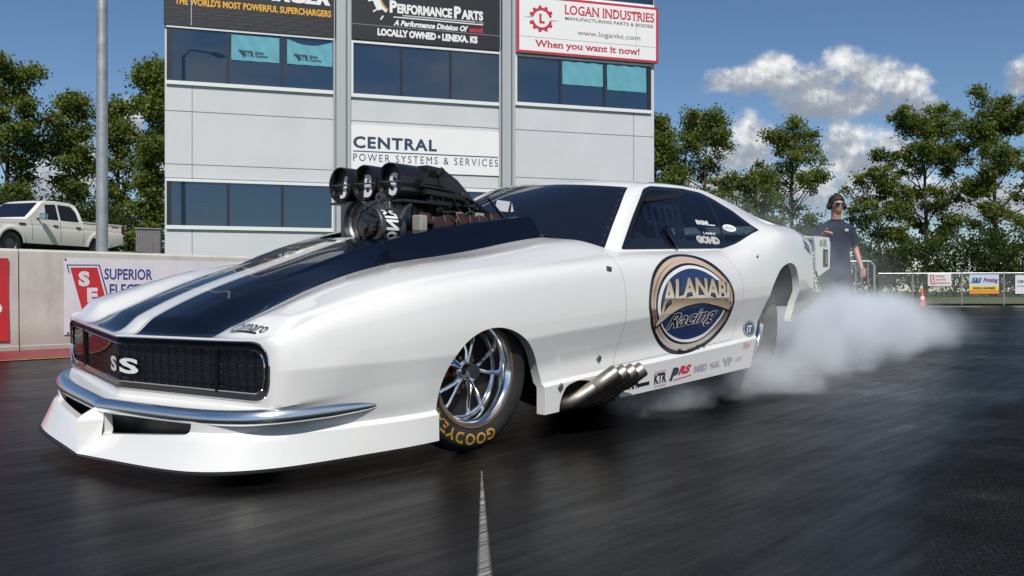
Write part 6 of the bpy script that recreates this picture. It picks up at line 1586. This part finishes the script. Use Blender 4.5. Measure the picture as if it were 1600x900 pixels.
    s.add(QV, [[j * 32 + i, j * 32 + (i + 1) % 32, (j + 1) * 32 + (i + 1) % 32, (j + 1) * 32 + i] for j in range(39) for i in range(32)], 0, True)
    for q in ('l', 'r'):
        sg = 1 if q == 'l' else -1; e_ = Vector(J['e' + q]); a_ = Vector((sg * .150, .006, 1.418)); dn = (e_ - a_).normalized()
        s.tube([a_ - dn * .03, a_ + dn * .03, a_ + dn * .10, a_ + dn * .17, a_ + dn * .215], [.060, .078, .078, .073, .074], 18, caps=False)
    sh = s.build('polo_shirt', navy_c, t, sharp=70)
    s = MB(); s.lathe([(.072, 1.475), (.080, 1.500), (.068, 1.515), (.062, 1.50)], (0, 0, 1), (0, .0, 0), 24); s.build('collar', navy_c, sh)
    s = MB(); s.add([(.055, -.118, 1.365), (.105, -.105, 1.365), (.105, -.103, 1.395), (.055, -.116, 1.395)], [[0, 1, 2, 3]]); s.v = [(x, y - .012, z) for x, y, z in s.v]; s.build('chest_logo', pm('logo_pale', (.5, .5, .45), .6), sh)
    s = MB(); QV = []
    for z, wx, wy in ((.96, .170, .116), (.92, .174, .120), (.86, .178, .124), (.82, .172, .120), (.80, .14, .10)):
        for i in range(28): a = 2 * math.pi * i / 28; QV.append((wx * math.sin(a), -wy * math.cos(a), z))
    s.add(QV, [[j * 28 + i, j * 28 + (i + 1) % 28, (j + 1) * 28 + (i + 1) % 28, (j + 1) * 28 + i] for j in range(4) for i in range(28)], 0, True)
    for q in ('l', 'r'): s.tube([Vector(J['h' + q]) + Vector((0, 0, -.02)), Vector(J['h' + q]) * .5 + Vector(J['k' + q]) * .5, J['k' + q], Vector(J['k' + q]) * .5 + Vector(J['a' + q]) * .5, Vector(J['a' + q]) - Vector((0, 0, .03))], [.095, .092, .074, .072, .070], 18)
    s.build('trousers', jean, t, sharp=60)
    for sg in (-1, 1):
        s = MB(); s.tube([(sg * .118, .05, .05), (sg * .12, -.03, .05), (sg * .13, -.12, .042), (sg * .138, -.19, .035)], [.045, .050, .046, .025], 12); s.build('shoe', M['rubber'], t)
    # wavy dark hair, ear defenders, sunglasses
    h = MB(); rng = np.random.default_rng(5); V2 = []
    for j in range(15):
        ph = math.pi * .60 * j / 14
        for i in range(36):
            a = 2 * math.pi * i / 36; fr_ = math.cos(a); lim = 1.0 if fr_ < .3 else (.60 if fr_ > .75 else .78); p_ = min(ph, math.pi * .60 * lim)
            r = 1 + .05 * math.sin(7 * a + j) + .04 * math.sin(13 * a - 2 * j)
            V2.append((math.sin(p_) * math.sin(a) * .092 * r, -math.sin(p_) * math.cos(a) * .112 * r - .022, math.cos(p_) * .142 * r + 1.680))
    h.add(V2, [[j * 36 + i, j * 36 + (i + 1) % 36, (j + 1) * 36 + (i + 1) % 36, (j + 1) * 36 + i] for j in range(14) for i in range(36)], 0, True); h.build('hair', hair_m, t, sharp=80)
    e = MB()
    for sg in (-1, 1): e.lathe([(.001, .115), (.030, .115), (.040, .105), (.042, .085), (.036, .072)], (sg, 0, 0), (0, -.022, 1.672), 20)
    e.tube([(.098 * math.cos(a), -.02, 1.69 + .132 * math.sin(a)) for a in np.linspace(0, math.pi, 17)], .010, 8); e.build('ear_defenders', M['satin'], t)
    g = MB()
    for sg in (-1, 1): g.add([(sg * x, y, z) for x, y, z in ((.008, -.138, 1.705), (.062, -.118, 1.707), (.060, -.118, 1.672), (.036, -.134, 1.664), (.012, -.140, 1.674))], [[0, 1, 2, 3, 4]]); g.tube([(sg * .062, -.118, 1.70), (sg * .080, -.03, 1.697)], .004, 6)
    g.tube([(-.01, -.141, 1.700), (.01, -.141, 1.700)], .004, 6); g.build('sunglasses', M['black'], t)
    return t
person((3.90, 10.8, 0), .10)

# ---------------------------------------------------------------- burnout smoke
def smoke():
    m, t = newmat('tyre_smoke'); o = t.obj()
    warp = t.n('ShaderNodeTexNoise', None, Scale=1.1, Detail=4.0, Roughness=.55); t.nt.links.new(o, warp.inputs['Vector'])
    off = t.n('ShaderNodeVectorMath', {'operation': 'SUBTRACT'}, i0=warp.outputs['Color'], i1=(.5, .5, .5)).outputs[0]
    off = t.n('ShaderNodeVectorMath', {'operation': 'MULTIPLY'}, i0=off, i1=(1.0, .8, .62)).outputs[0]
    p = t.n('ShaderNodeVectorMath', {'operation': 'ADD'}, i0=o, i1=off).outputs[0]
    dense = [((1.62, -.74, .06), (.66, .28, .20), 1.5), ((2.35, -.72, .12), (.90, .36, .24), 1.5), ((3.3, -.62, .14), (.95, .46, .22), .9), ((4.3, -.50, .22), (1.05, .60, .30), 1.0), ((5.4, -.20, .32), (1.4, .9, .42), 1.8), ((6.9, .2, .28), (1.7, 1.1, .36), 1.2), ((8.4, .6, .22), (2.0, 1.3, .30), .35),
             ((3.6, 1.0, .3), (1.4, .8, .4), .7)]
    thin = [((3.4, -.3, .58), (1.1, .75, .62), 1.3), ((4.4, .3, .75), (1.6, 1.2, .72), 1.0), ((6.6, 1.0, .60), (2.2, 1.6, .62), .4), ((2.74, -.74, .48), (.36, .30, .46), 2.4), ((2.35, -.88, .28), (.45, .22, .36), 1.2), ((3.0, -.8, .5), (.5, .4, .5), 1.2)]
    def field(blobs):
        acc = None
        for c, r, w in blobs:
            q = t.n('ShaderNodeVectorMath', {'operation': 'SUBTRACT'}, i0=p, i1=c).outputs[0]; q = t.n('ShaderNodeVectorMath', {'operation': 'DIVIDE'}, i0=q, i1=r).outputs[0]
            d = t.n('ShaderNodeVectorMath', {'operation': 'DOT_PRODUCT'}, i0=q, i1=q).outputs['Value']
            f = t.math('MULTIPLY', t.math('MAXIMUM', t.math('SUBTRACT', 1.0, d), 0.0), w); acc = f if acc is None else t.math('MAXIMUM', acc, f)
        return acc
    n1 = t.noise(p, 2.9, 8, .66)
    nz = t.n('ShaderNodeMapRange', None, i0=n1, i1=.42, i2=.62).outputs[0]
    d = t.math('ADD', t.math('MULTIPLY', t.math('POWER', field(dense), 1.5), 3.9), t.math('MULTIPLY', field(thin), .42))
    d = t.math('MULTIPLY', d, t.math('ADD', t.math('MULTIPLY', nz, .96), .04))
    v = t.n('ShaderNodeVolumePrincipled', None, Color=(.92, .95, .99, 1), Density=d, Anisotropy=-.1)
    t.out(None, v)
    g = MB(); g.box2((1.2, -1.45, .012), (10.8, 2.6, 1.80))
    s_ = g.build('tyre_smoke', m); s_.location = car.location; s_.rotation_euler = car.rotation_euler
    tag(s_, 'white burnout smoke billowing from the rear tyres across the track', 'smoke', kind='stuff')
smoke()
scene.cycles.volume_step_rate = .25; scene.cycles.volume_max_steps = 256
